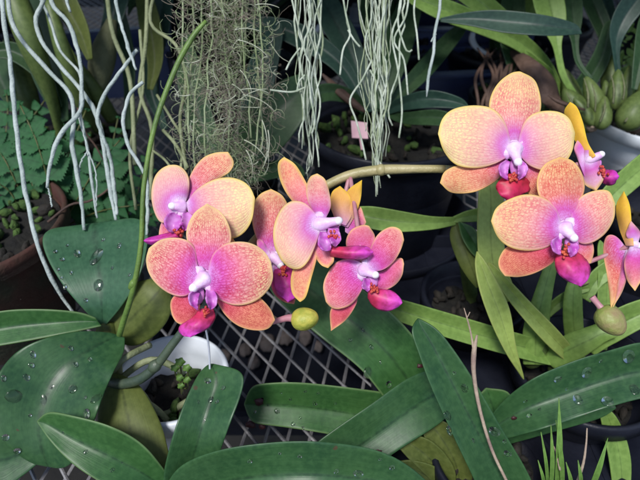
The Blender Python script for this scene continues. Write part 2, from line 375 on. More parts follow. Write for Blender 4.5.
def edges(ctr, rt=.0, rs=.0, n=40):
    """centre line [(x,y,halfwidth)...] -> left/right outlines. rt/rs: fraction rounded off at tip/start"""
    c = cr([tuple(map(float, p)) for p in ctr], n); Lp = []; Rp = []
    for i, (x, y, w_) in enumerate(c):
        ax, ay = c[max(i - 1, 0)][:2]; bx, by = c[min(i + 1, n - 1)][:2]
        tx, ty = bx - ax, by - ay; l = math.hypot(tx, ty) or 1
        t = i / (n - 1); f = 1
        if rt and t > 1 - rt: f *= math.sqrt(max(0, 1 - ((t - 1 + rt) / rt) ** 2))
        if rs and t < rs: f *= math.sqrt(max(0, 1 - ((rs - t) / rs) ** 2))
        nx, ny = -ty / l * w_ * f, tx / l * w_ * f
        Lp.append((x + nx, y + ny)); Rp.append((x - nx, y - ny))
    return Lp, Rp
def thin(lst, k=3): return lst[::k] + ([lst[-1]] if (len(lst) - 1) % k else [])
LEAFPX = {}
def leaf(name, parent, m, D, ctr=None, LR=None, rt=.12, rs=0, solid=.0014, label=None, drops=(), n=34, k=12, **kw):
    mb = MB()
    if ctr: L_, R_ = edges(ctr, rt, rs); L_, R_ = thin(L_, 1), thin(R_, 1)
    else: L_, R_ = LR
    kw['fold'] = kw.get('fold', 0) * 1.35
    px, vs, K = loft(mb, L_, R_, D, n=n, k=k, edgew=kw.pop('edgew', 14), nf=.017, fe=1.08, **kw)
    o = mb.build(name, M[m], parent, solid=solid, sub=1 if n > 20 else 0)
    if label: o['label'] = label
    for q in drops:
        x, y, r = q[:3]; el = q[3] if len(q) > 3 else 1.15
        i = min(range(len(px)), key=lambda i: (px[i][0] - x) ** 2 + (px[i][1] - y) ** 2)
        r0 = i // K; c0 = i % K; N_ = len(px) // K
        r1, r2 = max(r0 - 1, 0), min(r0 + 1, N_ - 1); c1, c2 = max(c0 - 1, 0), min(c0 + 1, K - 1)
        nr = (vs[r2 * K + c0] - vs[r1 * K + c0]).cross(vs[r0 * K + c2] - vs[r0 * K + c1])
        if nr.length < 1e-12: continue
        nr.normalize()
        if nr.dot(CAM - vs[i]) < 0: nr = -nr
        dep = (vs[i] - CAM).dot(FWD)
        base = P(x, y, dep) + nr * .0011
        s_ = dep / F
        b = MB()
        dn = Vector((0, 0, -1)); dn = (dn - nr * dn.dot(nr)).normalized()
        sd_ = nr.cross(dn); NN, MM = 14, 6; vv = []
        for j in range(MM + 1):
            th = math.pi / 2 * j / MM
            for a in range(NN):
                an = 2 * math.pi * a / NN
                rr = 1.02 * r * s_ * math.cos(th) * (1 + .12 * math.sin(2 * an + x))
                fx = math.cos(an) * (el + (.25 if math.cos(an) > 0 else 0)); 
                vv.append(base + dn * (rr * fx) + sd_ * (rr * math.sin(an)) + nr * (r * s_ * .3 * math.sin(th)))
        ff = [(j * NN + a, j * NN + (a + 1) % NN, (j + 1) * NN + (a + 1) % NN, (j + 1) * NN + a) for j in range(MM) for a in range(NN)]
        ff.append(tuple(range(NN - 1, -1, -1)))
        b.add(vv, ff)
        d = b.build('water_drop', M['drop'], o)
    return o, px, vs
def hang(pts, z=1.335):
    p = pts[0]; return [Vector((p.x * .97, max(p.y + .015, .47), z))] + list(pts)
def ptube(mb, pts, rpx, n=8, mi=0, samples=None):
    """pts (x,y,d); rpx radius px"""
    rr = rpx if hasattr(rpx, '__len__') else [rpx] * len(pts)
    mb.tube([P(*p) for p in pts], [r * p[2] / F for r, p in zip(rr, pts)], n, mi, samples)
# 3-D strap leaf for plants placed in world space
def strap(mb, base, az, L, w_, el0, droop, mi=0, n=14, k=4, tip=.35, keel=.25, twist=0):
    pts = []; p = Vector(base); el = el0
    for i in range(n):
        pts.append(p.copy()); dv = Vector((math.sin(az) * math.cos(el), math.cos(az) * math.cos(el), math.sin(el)))
        p = p + dv * (L / (n - 1)); el -= droop / (n - 1) * (1.5 * i / n + .3)
    vs = []; at = []
    for i, q in enumerate(pts):
        t = i / (n - 1); a = pts[max(i - 1, 0)]; b = pts[min(i + 1, n - 1)]; tg = (b - a).normalized()
        sd_ = Vector((math.cos(az), -math.sin(az), 0)); nn = sd_.cross(tg).normalized()
        if twist: q_ = Matrix.Rotation(twist * t, 3, tg); sd_ = q_ @ sd_; nn = q_ @ nn
        ww = w_ * min(1, .45 + t * 2.2) * (1 if t < 1 - tip else math.sqrt(max(0, 1 - ((t - 1 + tip) / tip) ** 2)))
        for j in range(k + 1):
            u = 2 * j / k - 1
            vs.append(q + sd_ * (u * ww) + nn * (-keel * ww * (1 - abs(u)))); at.append((u, t, 1 - abs(u)))
    K = k + 1
    mb.add(vs, [(i * K + j, i * K + j + 1, (i + 1) * K + j + 1, (i + 1) * K + j) for i in range(n - 1) for j in range(k)], mi, at)
def pot(name, c, r, h, m, label, cat='plant pot', rb=None, lip=.006, soil='soil', fill=.8, group=None, saucer=False, moss=0):
    """c: centre of the base"""
    rb = rb or r * .74; t = thing(name, c, label, cat, group); b = MB()
    ri = r - .004
    b.lathe(c, [(0, 0), (rb * .96, 0), (rb, .003), (r - lip, h - .022), (r - lip, h - .018), (r, h - .016), (r + .0005, h - .002), (r - .0015, h), (ri, h - .001), (ri - .001, h - .02), (rb * .95, .008), (0, .008)], 64)
    b.build('pot_wall', M[m], t)
    rs = rb + (r - rb) * fill - .005
    s = MB(); vs = []; N_, Q = 40, 12
    zc = c[2] + h * fill
    for j in range(Q + 1):
        for k_ in range(N_):
            a = 2 * math.pi * k_ / N_; rr = rs * j / Q
            x, y = c[0] + rr * math.cos(a), c[1] + rr * math.sin(a)
            vs.append((x, y, zc + .008 * noise.noise(Vector((x * 60, y * 60, 1))) + .004 * noise.noise(Vector((x * 200, y * 200, 4)))))
    s.add(vs, [(j * N_ + k_, j * N_ + (k_ + 1) % N_, (j + 1) * N_ + (k_ + 1) % N_, (j + 1) * N_ + k_) for j in range(Q) for k_ in range(N_)])
    rnd = random.Random(int(c[0] * 1000 + c[1] * 777))
    for i in range(int(9000 * rs * rs) + 20):
        a = rnd.random() * 6.283; rr = rs * math.sqrt(rnd.random()) * .95
        p = Vector((c[0] + rr * math.cos(a), c[1] + rr * math.sin(a), zc + .003 + rnd.random() * .004))
        ax = Vector((rnd.gauss(0, 1), rnd.gauss(0, 1), rnd.gauss(0, .4)))
        q = .0035 + rnd.random() * .005
        s.ball(p, (q * .5, q * .8, q), 2 if rnd.random() < moss else 1, 6, 4, ax, .5, i)
    s.build('potting_mix', [M[soil], M['chip'], M['smoss']], t)
    if saucer:
        q = MB(); q.lathe(c, [(0, -.001), (r * 1.06, -.001), (r * 1.14, .022), (r * 1.12, .022), (r * 1.03, .003), (0, .003)], 64); q.build('saucer', M[m], t)
    return t
# ================================================================ SETTING
g = MB(); N_ = 60
vs = []
for i in range(N_ + 1):
    for j in range(N_ + 1):
        x = (i / N_ * 2 - 1); y = (j / N_ * 2 - 1); x = 30 * x * abs(x) ** 1.5; y = 30 * y * abs(y) ** 1.5
        vs.append((x, y + 1, .03 * noise.noise(Vector((x * 2, y * 2, 0)))))
g.add(vs, [(i * (N_ + 1) + j, (i + 1) * (N_ + 1) + j, (i + 1) * (N_ + 1) + j + 1, i * (N_ + 1) + j + 1) for i in range(N_) for j in range(N_)])
tag(g.build('ground', M['ground']), None, None, kind='structure')
BZ = .80
bench = thing('bench', (0, .8, 0), 'weathered grey diamond wire mesh bench top under the pots', 'bench')
o0 = PZ(305.3, 372.2, BZ); va = o0 - PZ(290, 357.3, BZ); vb = o0 - PZ(310.8, 352.5, BZ)
b = MB()
X0, X1, Y0, Y1 = -1.0, 1.0, .08, 1.75
def clipline(p, d):
    t0, t1 = -1e9, 1e9
    for q, dq, lo, hi in ((p.x, d.x, X0, X1), (p.y, d.y, Y0, Y1)):
        if abs(dq) < 1e-9:
            if not lo < q < hi: return None
            continue
        a_, b_ = (lo - q) / dq, (hi - q) / dq
        if a_ > b_: a_, b_ = b_, a_
        t0, t1 = max(t0, a_), min(t1, b_)
    return (p + d * t0, p + d * t1) if t0 < t1 else None
for d, st, dz in ((va, vb, .0012), (vb, va, -.0003)):
    for i in range(-160, 161):
        q = clipline(o0 + st * i, d.normalized())
        if not q: continue
        p0, p1 = q; L_ = (p1 - p0).length; dn = (p1 - p0).normalized(); sdv = Vector((-dn.y, dn.x, 0))
        m_ = max(2, int(L_ / .02)); vs = []
        for s in range(m_ + 1):
            c_ = p0 + dn * (L_ * s / m_); wv = .0014 + .0004 * noise.noise(c_ * 90)
            zz = BZ - .004 + dz + .0015 * noise.noise(c_ * 12) 
            for du, dv in ((-wv, 0), (0, .0009), (wv, 0), (0, -.0012)): vs.append(Vector((c_.x, c_.y, zz + dv)) + sdv * du)
        b.add(vs, [(s * 4 + k_, s * 4 + (k_ + 1) % 4, s * 4 + 4 + (k_ + 1) % 4, s * 4 + 4 + k_) for s in range(m_) for k_ in range(4)])
b.build('wire_mesh', M['steel'], bench, smooth=False)
for x, y, hx, hy in ((0, Y0, 1.0, .015), (0, Y1, 1.0, .015)):
    f = MB(); f.box((x, y, BZ - .03), (hx, hy, .022)); f.build('rail', M['frame'], bench, bevel=.003, smooth=False)
for x in (X0, X1):
    f = MB(); f.box((x - .016 * (1 if x < 0 else -1), (Y0 + Y1) / 2, BZ - .03), (.015, (Y1 - Y0) / 2 + .015, .0215)); f.build('rail', M['frame'], bench, bevel=.003, smooth=False)
    for y in (Y0, Y1):
        f = MB(); f.box((x - .05 * (1 if x > 0 else -1), y, (BZ - .055) / 2), (.018, .018, (BZ - .055) / 2)); f.build('leg', M['frame'], bench, bevel=.002, smooth=False)
# pebbles on a lower tray under the mesh
tray_c = PZ(300, 345, .62)
tray = MB(); tray.box((tray_c.x, tray_c.y, .60), (.20, .12, .006)); tray.box((tray_c.x, tray_c.y - .12, .61), (.2, .004, .02)); tray.box((tray_c.x, tray_c.y + .12, .61), (.2, .004, .02))
for sx_ in (-1, 1): tray.box((tray_c.x + sx_ * .204, tray_c.y, .61), (.004, .124, .02))
for sx_ in (-.19, .19):
    for sy_ in (-.1, .1): tray.box((tray_c.x + sx_, tray_c.y + sy_, .297), (.008, .008, .297))
tag(tray.build('low_shelf', M['black'], loc=(tray_c.x, tray_c.y, 0), smooth=False), 'black low tray holding pebbles, under the mesh near the yellow bud', 'shelf')
rnd = random.Random(3)
tag_i = 0
for i, (x, y, r, nm) in enumerate(((268, 343, 8, 'pale grey'), (245, 350, 6, 'greenish'), (285, 338, 7, 'tan'), (305, 337, 7, 'pinkish white'), (224, 356, 6, 'small white'), (318, 346, 5, 'brown'), (254, 362, 6, 'dull brown'))):
    p = PZ(x, y, .62); s_ = (p - CAM).dot(FWD) / F
    b = MB(); b.ball(p, (r * s_, r * s_ * 1.25, r * s_ * .8), 0, 16, 10, None, .4, i)
    tag(b.build('pebble', M['pebble'], loc=(p.x, p.y, .606)), nm + ' rounded pebble ' + ('below the yellow bud, under the wire mesh', 'left of the grey pebble under the mesh', 'between the grey and the pinkish pebble under the mesh', 'beneath the yellow bud, rightmost bright one under the mesh', 'beside the white pot, under the wire mesh', 'right of the pinkish pebble, under the wire mesh', 'nearest the dark leaf tip, under the wire mesh')[i], 'pebble', 'pebbles under the mesh')
# unseen slatted shelf added to shade the rear of the bench; the moss and root bundles hang from it
sh = thing('added_shade_shelf', (0, 1.2, 0), 'unseen slatted wooden shelf added to shade the rear of the bench, carrying the hanging roots', 'shelf')
M['wood'] = mat('dark wet timber', (.05, .04, .03), .8, .6, 60, c2=(.09, .07, .05), vscale=14)
for i in range(21):
    f = MB(); f.box((0, .49 + i * .074, 1.345), (1.25, .033, .011)); f.build('slat', M['wood'], sh, bevel=.002, smooth=False)
for x in (-1.18, 1.18):
    f = MB(); f.box((x, 1.23, 1.306), (.03, .80, .026)); f.build('beam', M['wood'], sh, bevel=.003, smooth=False)
    for y in (.5, 1.96):
        f = MB(); f.box((x, y, .64), (.028, .028, .639)); f.build('post', M['wood'], sh, bevel=.003, smooth=False)
# ================================================================ POTS
c = PZ(171, 376, .87); whitepot = pot('plant_pot', (c.x, c.y, BZ), .0445, .07, 'white', 'white round pot with dark mix behind the front left flower', fill=.5, moss=.35, lip=.003)
c = PZ(180, 640, .93); pot('plant_pot', (c.x, c.y, BZ), .05, .08, 'black', 'small black pot at the bottom edge under the left foreground leaves')
c = PZ(490, 462, .825); pot('plant_pot', (c.x, c.y, BZ + .005), .046, .032, 'black', fill=.35, label='low black pot under the dark strap leaves at bottom right')
c = PZ(585, 372, .845); pot('plant_pot', (c.x, c.y, BZ + .005), .06, .048, 'black', fill=.3, label='low black pot under the yellow green leaves at right')
c = PZ(390, 119, .95); bigc = Vector((c.x, c.y, BZ)); pot('plant_pot', bigc, .096, .15, 'black', 'large black pot behind the hanging roots with pink tag inside', fill=.8, saucer=True, moss=.5, lip=.008)
c = PZ(658, 112, .92); wc = Vector((c.x, c.y, BZ)); pot('plant_pot', wc, .085, .12, 'white', 'white pot with thick rim at right holding pseudobulbs', fill=.9, lip=.007)
c = PZ(-34, 220, .93); tc_ = Vector((c.x, c.y, BZ)); pot('plant_pot', tc_, .084, .13, 'terra', 'mossy terracotta bowl at the left edge below the ferns', rb=.06, fill=.88, lip=.012, moss=.5)
c = PZ(668, 204, .89); pot('plant_pot', (c.x, c.y, BZ), .075, .09, 'black', 'black pot added to darken the white pot below its rim at the right edge', fill=.45)  # added pot, stands in for the shadow below the white rim
ft = MB(); fx, fy, fhx, fhy = .275, .335, .225, .185  # flat tray added to blacken the gaps between the right hand leaves
ft.box((fx, fy, BZ + .002), (fhx, fhy, .0012))
for sx_, sy_, ax, ay in ((0, 1, fhx + .003, .0015), (0, -1, fhx + .003, .0015), (1, 0, .0015, fhy - .002), (-1, 0, .0015, fhy - .002)): ft.box((fx + sx_ * (fhx + .0016), fy + sy_ * (fhy + .0001), BZ + .010), (ax, ay, .0095))
for i in range(9): ft.box((fx - fhx + .05 * (i + .5), fy, BZ + .0036), (.0015, fhy - .004, .0007))
tag(ft.build('added_dark_tray', M['black'], loc=(fx, fy, BZ), smooth=False), 'shallow black tray added on the mesh to darken the gaps under the strap leaved orchids at bottom right', 'tray')
# pink tag in big pot
t = MB(); q = [P(351, 121, .60), P(367, 123, .60), P(368, 139, .592), P(352, 138, .592)]
nrm = (q[1] - q[0]).cross(q[2] - q[0]).normalized() * .0006
t.add([v + nrm for v in q] + [v - nrm for v in q], [(0, 1, 2, 3), (7, 6, 5, 4), (0, 4, 5, 1), (1, 5, 6, 2), (2, 6, 7, 3), (3, 7, 4, 0)])
t.tube([P(360, 137, .594), P(362, 150, .59)], .0012)
tag(t.build('plant_tag', M['pink'], loc=P(362, 150, .59), smooth=False), 'small square faded pink tag stuck in the large black pot', 'plant tag')
# ================================================================ THE FLOWERING ORCHID
oc = P(108, 380, .42)
orch = thing('orchid', (oc.x, oc.y, .86), 'flowering orchid with orange pink blooms on an arching stem and broad wet leaves', 'orchid')
b = MB()
SP = [(112, 383, .405), (122, 384, .40), (140, 379, .395), (156, 366, .39), (172, 345, .385), (190, 322, .382), (206, 306, .38), (228, 275, .385), (255, 240, .39), (290, 207, .392), (322, 188, .39), (350, 175, .388), (381, 170, .386), (415, 169, .383), (445, 169, .381), (480, 172, .378), (520, 185, .374), (552, 215, .37), (570, 255, .362), (584, 285, .352), (594, 300, .348)]
ptube(b, SP[:8], [5.2, 5, 5, 4.6, 4.2, 4.2, 4.4, 4], 12, 0, 60)
ptube(b, SP[7:15], [4, 4.2, 4.3, 4.6, 4.8, 5.2, 4.2, 4], 12, 1, 70)
ptube(b, SP[14:20], [4, 4, 4, 4.5, 5, 5.2], 12, 2, 40)
ptube(b, [(SP[12][0] - 4, SP[12][1], SP[12][2]), (SP[12][0], SP[12][1], SP[12][2] - .0005), (SP[12][0] + 4, SP[12][1], SP[12][2])], [5, 6.2, 4.6], 12, 1, 10)
ptube(b, [(152, 370, .392), (155, 366, .389), (159, 362, .388)], [4.5, 6.4, 4.4], 12, 0, 10)
ptube(b, [(228, 275, .385), (250, 300, .375), (276, 320, .356)], [3.4, 3, 2.6], 10, 2, 16)
b.build('flower_stem', [M['spiked'], M['spike'], M['spikep']], orch)
b = MB()
ptube(b, [(118, 340, .425), (122, 326, .405), (133, 290, .385), (141, 245, .375), (144, 185, .37), (155, 125, .368), (174, 72, .367), (192, 38, .366), (206, 21, .366)], [3.1, 3, 2.8, 2.6, 2.4, 2.5, 2.7, 2.8, 1.8], 12, 0, 70)
ptube(b, [(131, 288, .386), (133, 284, .3835), (135, 280, .383)], [3, 3.9, 3], 12, 0, 10)
b.build('bare_stem', M['spikeg'], orch)['label'] = 'bare bright green stem without flowers'
# crown
b = MB(); ptube(b, [(106, 322, .43), (108, 350, .43), (112, 385, .425), (116, 410, .44)], [9, 12, 11, 8], 12); b.build('crown', M['olive'], orch)
for pts in (((112, 385, .425), (150, 360, .42), (185, 372, .43)), ((115, 390, .425), (150, 405, .43), (172, 425, .44)), ((116, 380, .42), (140, 392, .43), (160, 415, .44), (190, 400, .445)), ((112, 372, .42), (125, 358, .41), (150, 345, .43))):
    b = MB(); ptube(b, pts, [3.4] * len(pts), 8); b.build('root', M['rootg'], orch)
# leaves of the flowering orchid
leaf('leaf', orch, 'blue', [.425, .42, .425, .44, .455, .46], LR=([(100, 325), (84, 310), (62, 284), (47, 258), (42, 238), (52, 229), (75, 230), (97, 236)], [(106, 325), (122, 306), (139, 278), (147, 250), (148, 228), (139, 219), (120, 221), (97, 236)]),
     fold=10, nz=2.5, label='heart shaped sky tinted green leaf with large drops', seed=1,
     drops=[(97, 257, 5.5, 1.6), (99, 285, 4.5, 1.4), (77, 254, 3.5), (62, 260, 2), (58, 270, 1.6), (65, 287, 2), (55, 252, 1.8), (71, 273, 1.6), (120, 246, 2.4), (128, 252, 1.8), (86, 300, 1.8), (104, 240, 1.8), (72, 238, 1.5), (113, 268, 1.5), (61, 278, 1.3), (67, 246, 1.3), (130, 275, 1.6)])
leaf('leaf', orch, 'mid', [.41, .405, .40, .40], LR=([(102, 326), (80, 331), (40, 339), (0, 346), (-40, 352), (-60, 350)], [(96, 318), (78, 312), (40, 309), (0, 311), (-40, 322), (-60, 350)]), fold=7, nz=2, seed=2, label='light green leaf pointing left')
leaf('leaf', orch, 'olive', [.43, .425, .42, .43], LR=([(108, 332), (108, 310), (116, 293), (130, 284), (150, 279), (166, 280)], [(112, 338), (132, 346), (152, 338), (168, 320), (172, 300), (166, 280)]), cup=8, nz=3, seed=3, label='yellowish olive leaf underside')
leaf('leaf', orch, 'deep', [.415, .395, .382, .378, .385], LR=([(112, 333), (80, 331), (45, 338), (16, 352), (-4, 378), (-10, 410), (2, 440), (30, 462), (52, 466)], [(125, 337), (124, 352), (114, 372), (104, 395), (92, 428), (80, 455), (68, 466), (60, 468), (52, 466)]), fold=11, nz=3, wave=2.5, seed=4, label='broad round dark leaf with drops',
     drops=[(13, 395, 7.5, .8), (54, 387, 4.5, .9), (74, 389, 4.8, .9), (97, 399, 5, 1), (88, 413, 4, 1), (44, 399, 4, 1.4), (26, 377, 3), (33, 354, 3), (31, 365, 2.4), (70, 348, 2.2), (76, 365, 2.4), (90, 360, 2), (5, 437, 3), (17, 450, 3), (42, 420, 2), (60, 432, 1.8), (86, 398, 1.6), (3, 378, 2.5), (30, 415, 1.5)])
leaf('leaf', orch, 'deep', [.43, .42, .415], LR=([(30, 440), (10, 430), (-20, 425), (-40, 440)], [(40, 462), (20, 478), (-5, 492), (-40, 440)]), fold=5, seed=5)
leaf('leaf', orch, 'olive', [.41, .388, .376, .378], LR=([(112, 372), (104, 385), (98, 410), (98, 445), (104, 475), (120, 500)], [(120, 375), (138, 384), (154, 408), (166, 440), (167, 475), (120, 500)]), cup=8, nz=3, seed=6, label='brownish olive hanging leaf underside')
# seedling in white pot
sc = P(183, 385, .43)
sl = MB()
for (x, y, r, an) in ((180, 362, 5, 90), (175, 368, 4.4, 170), (187, 368, 4.4, 10), (180, 378, 4, 200), (187, 380, 4, -30), (181, 386, 3.6, 240)):
    pts = []; d = .405
    cth, sth = math.cos(R(an)), -math.sin(R(an))
    vs = [P(x, y, d)]
    for k_ in range(16):
        a = 2 * math.pi * k_ / 16; rr = r * (1 + .18 * math.cos(5 * a)); vs.append(P(x + rr * math.cos(a), y + rr * .85 * math.sin(a), d + .0012 * math.sin(2 * a)))
    sl.add(vs, [(0, k_ + 1, (k_ + 1) % 16 + 1) for k_ in range(16)], 0, [(0, .5, 1)] * 17)
    ptube(sl, [(x, y, d + .0005), (x + 1, y + 8, .414), (183, 388, .422)], .6, 5, 1, 6)
tag(sl.build('seedling', [M['grass'], M['petiole']], loc=sc, solid=.0004), 'tiny bright green seedling growing in the white pot', 'seedling')
hw = MB(); ptube(hw, [(204, 322, .375), (207, 335, .377), (209, 350, .379), (210, 372, .385)], 1.1, 6)
tag(hw.build('hanger_wire', M['wire'], loc=P(210, 372, .385)), 'thin pale hanger wire clipped on the white pot rim', 'wire')
# ---------------------------------------------------------------- flowers
def petal(fl, name, m, Lp, Rp, c, d0, g=(0, 0), h=0, cup=5, bow=0, wave=1.3, nz=1.6, crad=60, seed=0, across=0, label=None, k=14, n=26, fold=0):
    mb = MB()
    loft(mb, Lp, Rp, [d0 - h * d0 / F] * 3, n=n, k=k, cup=cup, bow=bow, wave=wave * 1.3, nz=nz, cen=c, crad=crad, gx=g[0], gy=g[1], edgew=14, seed=seed, across=across, wl=2, fold=fold)
    o = mb.build(name, M[m], fl, solid=.00035, sub=1)
    if label: o['label'] = label
    return o
def column(c, nose, d0, r=6.5, base_r=11, h=9, ped=None):
    b = MB(); s_ = d0 / F
    nose = (c[0] + (nose[0] - c[0]) * .8, c[1] + (nose[1] - c[1]) * .8); h *= .8
    dx, dy = nose[0] - c[0], nose[1] - c[1]
    pts = [P(c[0] - dx * .35, c[1] - dy * .35, d0 + 1 * s_), P(c[0], c[1], d0 - h * .35 * s_), P(c[0] + dx * .5, c[1] + dy * .5, d0 - h * .9 * s_), P(nose[0], nose[1], d0 - h * 1.0 * s_), P(nose[0] + dx * .12, nose[1] + dy * .12, d0 - h * 1.1 * s_)]
    b.tube(pts, [base_r * .5 * s_, base_r * .72 * s_, r * .9 * s_, r * .72 * s_, r * .3 * s_], 16, 0, 26)
    b.ball(P(nose[0], nose[1], d0 - h * 1.2 * s_), (r * .76 * s_, r * .76 * s_, r * .82 * s_), 1, 16, 10, P(*nose, d0) - P(*c, d0))
    b.ball(P(c[0], c[1], d0 + 1.2 * s_), (base_r * .8 * s_, base_r * .8 * s_, base_r * .22 * s_), 0, 14, 8, FWD)
    b.ball(P(c[0] + dx * .7, c[1] + dy * .4 + base_r * .9, d0 + .5 * s_), (base_r * .62 * s_, base_r * .8 * s_, base_r * .25 * s_), 3, 14, 8, FWD, .2)
    # wings at the base of the column
    for sg in (-1, 1):
        L = math.hypot(dx, dy) or 1; nx, ny = -dy / L * sg, dx / L * sg
        b.ball(P(c[0] + nx * base_r * .6, c[1] + ny * base_r * .6, d0 - h * .2 * s_), (base_r * .5 * s_, base_r * .55 * s_, base_r * .3 * s_), 0, 12, 8, -FWD, .3, sg)
    if ped: b.tube([P(c[0], c[1], d0 + 2 * s_), P(c[0] * .6 + ped[0] * .4, c[1] * .6 + ped[1] * .4, d0 + 12 * s_), P(*ped)], [3 * s_, 2.4 * s_, 2.4 * s_], 8, 2, 14)
    return b
def lip(fl, k, mid, d0, m='lipR', sides=(), h=7):
    """k: callus px; mid: outline ((L),(R)) ; sides: list of ((L),(R))"""
    b = MB(); s_ = d0 / F
    loft(b, mid[0], mid[1], [d0 - h * s_, d0 - (h + 5) * s_, d0 - (h + 4) * s_], n=22, k=10, cup=4.5, fold=-4, wave=2.2, nz=3, wl=3, mi=0, edgew=6, seed=k[0])
    for i, (a, c2) in enumerate(sides):
        loft(b, a, c2, [d0 - 2 * s_, d0 - (h + 4) * s_, d0 - (h + 2) * s_], n=16, k=8, cup=-2, fold=3, across=3 * (1 - 2 * i), wave=1.5, mi=1, edgew=6, nz=2)
    rnd = random.Random(int(k[0]))
    for i in range(16):
        x, y = k[0] + rnd.gauss(0, 2), k[1] + rnd.gauss(0, 2.4)
        b.ball(P(x, y, d0 - (h + 4 + rnd.random() * 2) * s_), (.85 * s_, 1.4 * s_, .9 * s_), 2, 8, 6, None, .5, i)
    return b.build('lip', [M[m], M['lipside'], M['callus']], fl, solid=.0007)
def flower(c, nose, d0, label, ped, **kw):
    b = column(c, nose, d0, ped=ped, **kw)
    o = b.build('flower', [M['colw'], M['colt'], M['ped'], M['lipside']], orch); o['label'] = label
    return o
# F1 back left
c = (181, 206); d = .362; g1 = (-.12, -.1)
f = flower(c, (170, 206), d, 'cream and pink bloom, rear of the two at far left', SP[7], r=5, base_r=10)
petal(f, 'sepal', 'pC', [(186, 200), (187, 184), (194, 168), (204, 157), (216, 152.5), (228, 152)], [(195, 203), (206, 192), (218, 180), (230, 172), (234, 162), (228, 152)], c, d, g1, -3, 4, seed=1)
petal(f, 'sepal', 'pC', [(178, 214), (166, 216), (160, 226), (159, 240), (164, 250)], [(186, 218), (184, 232), (178, 246), (164, 250)], c, d, g1, -3, 4, seed=2)
petal(f, 'sepal', 'pC', [(188, 212), (205, 215), (225, 228), (238, 246)], [(184, 218), (196, 236), (215, 246), (238, 246)], c, d, g1, -5, 4, seed=3)
petal(f, 'petal', 'pA', [(180, 210), (171, 220), (161, 223), (154, 212), (151, 195), (154, 178), (161, 169), (169, 165)], [(184, 206), (189, 192), (189, 178), (184, 169), (177, 165), (169, 165)], c, d, g1, 5, 6, bow=2, seed=4)
petal(f, 'petal', 'pA', [(186, 203), (196, 190), (212, 180), (228, 177), (241, 180), (250, 187), (255, 198)], [(188, 212), (200, 222), (214, 232), (230, 239), (243, 234), (252, 220), (255, 198)], c, d, g1, 3, 7, bow=3, seed=5)
lip(f, (178, 233), ([(180, 229), (168, 233), (156, 236), (147, 238.5), (144, 241)], [(182, 240), (172, 243), (158, 245), (149, 244), (144, 241)]), d, 'lipM', [(([(176, 212), (168, 214), (164, 222), (168, 231), (173, 232)]), ([(180, 214), (182, 222), (178, 230), (173, 232)])), (([(188, 212), (194, 218), (191, 228), (184, 231)]), ([(183, 213), (181, 222), (184, 231)]))])
# F2 front left
c = (204, 279); d = .338; g2 = (.02, -.12)
f = flower(c, (191, 290), d, 'red veined pink bloom in front, lowest at far left', SP[7], r=6, base_r=13)
petal(f, 'sepal', 'pB', [(197, 272), (190, 250), (186, 236), (188, 224), (195, 212), (207, 203.5)], [(211, 272), (222, 256), (231, 242), (230, 228), (222, 213), (207, 203.5)], c, d, g2, 1, 5, seed=6)
petal(f, 'sepal', 'pBs', [(196, 290), (180, 292), (171, 300), (171, 312), (176, 322), (184, 325)], [(200, 296), (200, 308), (196, 319), (184, 325)], c, d, g2, -3, 4, seed=7)
petal(f, 'sepal', 'pBs', [(210, 288), (216, 300), (225, 315), (238, 326), (254, 330.5), (268, 329), (275, 320)], [(216, 284), (238, 286), (258, 296), (270, 308), (275, 320)], c, d, g2, -3, 5, bow=2, seed=8)
petal(f, 'petal', 'pB', [(198, 286), (186, 296), (172, 295), (158, 286), (149, 274), (146, 260), (149, 248)], [(201, 274), (197, 262), (196, 250), (189, 241), (176, 237.5), (161, 239.5), (149, 248)], c, d, g2, 4, 7, bow=3, seed=9)
petal(f, 'petal', 'pB', [(208, 273), (211, 258), (220, 246), (235, 241.5), (251, 243), (264, 251), (271, 262)], [(209, 288), (218, 299), (234, 305.5), (252, 303), (266, 293), (273, 279), (271, 262)], c, d, g2, 5, 8, bow=3, seed=10)
lip(f, (207, 311), ([(200, 309), (192, 318), (181, 325), (179, 331), (184, 336), (190, 337)], [(213, 308), (215, 318), (208, 328), (199, 333), (190, 337)]), d, 'lipR', [([(196, 290), (189, 294), (190, 304), (198, 310)], [(200, 293), (198, 302), (198, 310)]), ([(212, 288), (217, 296), (216, 306), (210, 310)], [(206, 290), (206, 300), (210, 310)])])
# F3 behind the centre
c = (274, 257); d = .375; g3 = (.1, 0)
f = flower(c, (282, 267), d, 'half hidden orange pink bloom behind the centre one', SP[8], r=5, base_r=7, h=4)
petal(f, 'sepal', 'pC', [(268, 262), (257, 240), (252, 222), (253, 205), (260, 194), (271, 189)], [(279, 260), (290, 235), (290, 212), (283, 196), (271, 189)], c, d, g3, -2, 4, seed=11)
petal(f, 'petal', 'pC', [(270, 252), (262, 240), (257, 240), (258, 248)], [(272, 264), (262, 262), (258, 248)], c, d, g3, 1, 3, seed=12)
petal(f, 'sepal', 'pBs', [(270, 262), (270, 280), (274, 294), (284, 302), (294, 304)], [(282, 262), (292, 275), (297, 292), (294, 304)], c, d, g3, -2, 4, seed=13, crad=90)
lip(f, (283, 270), ([(278, 264), (273, 276), (277, 292), (288, 302)], [(290, 266), (298, 280), (296, 296), (288, 302)]), d, 'lipM', [], 3)
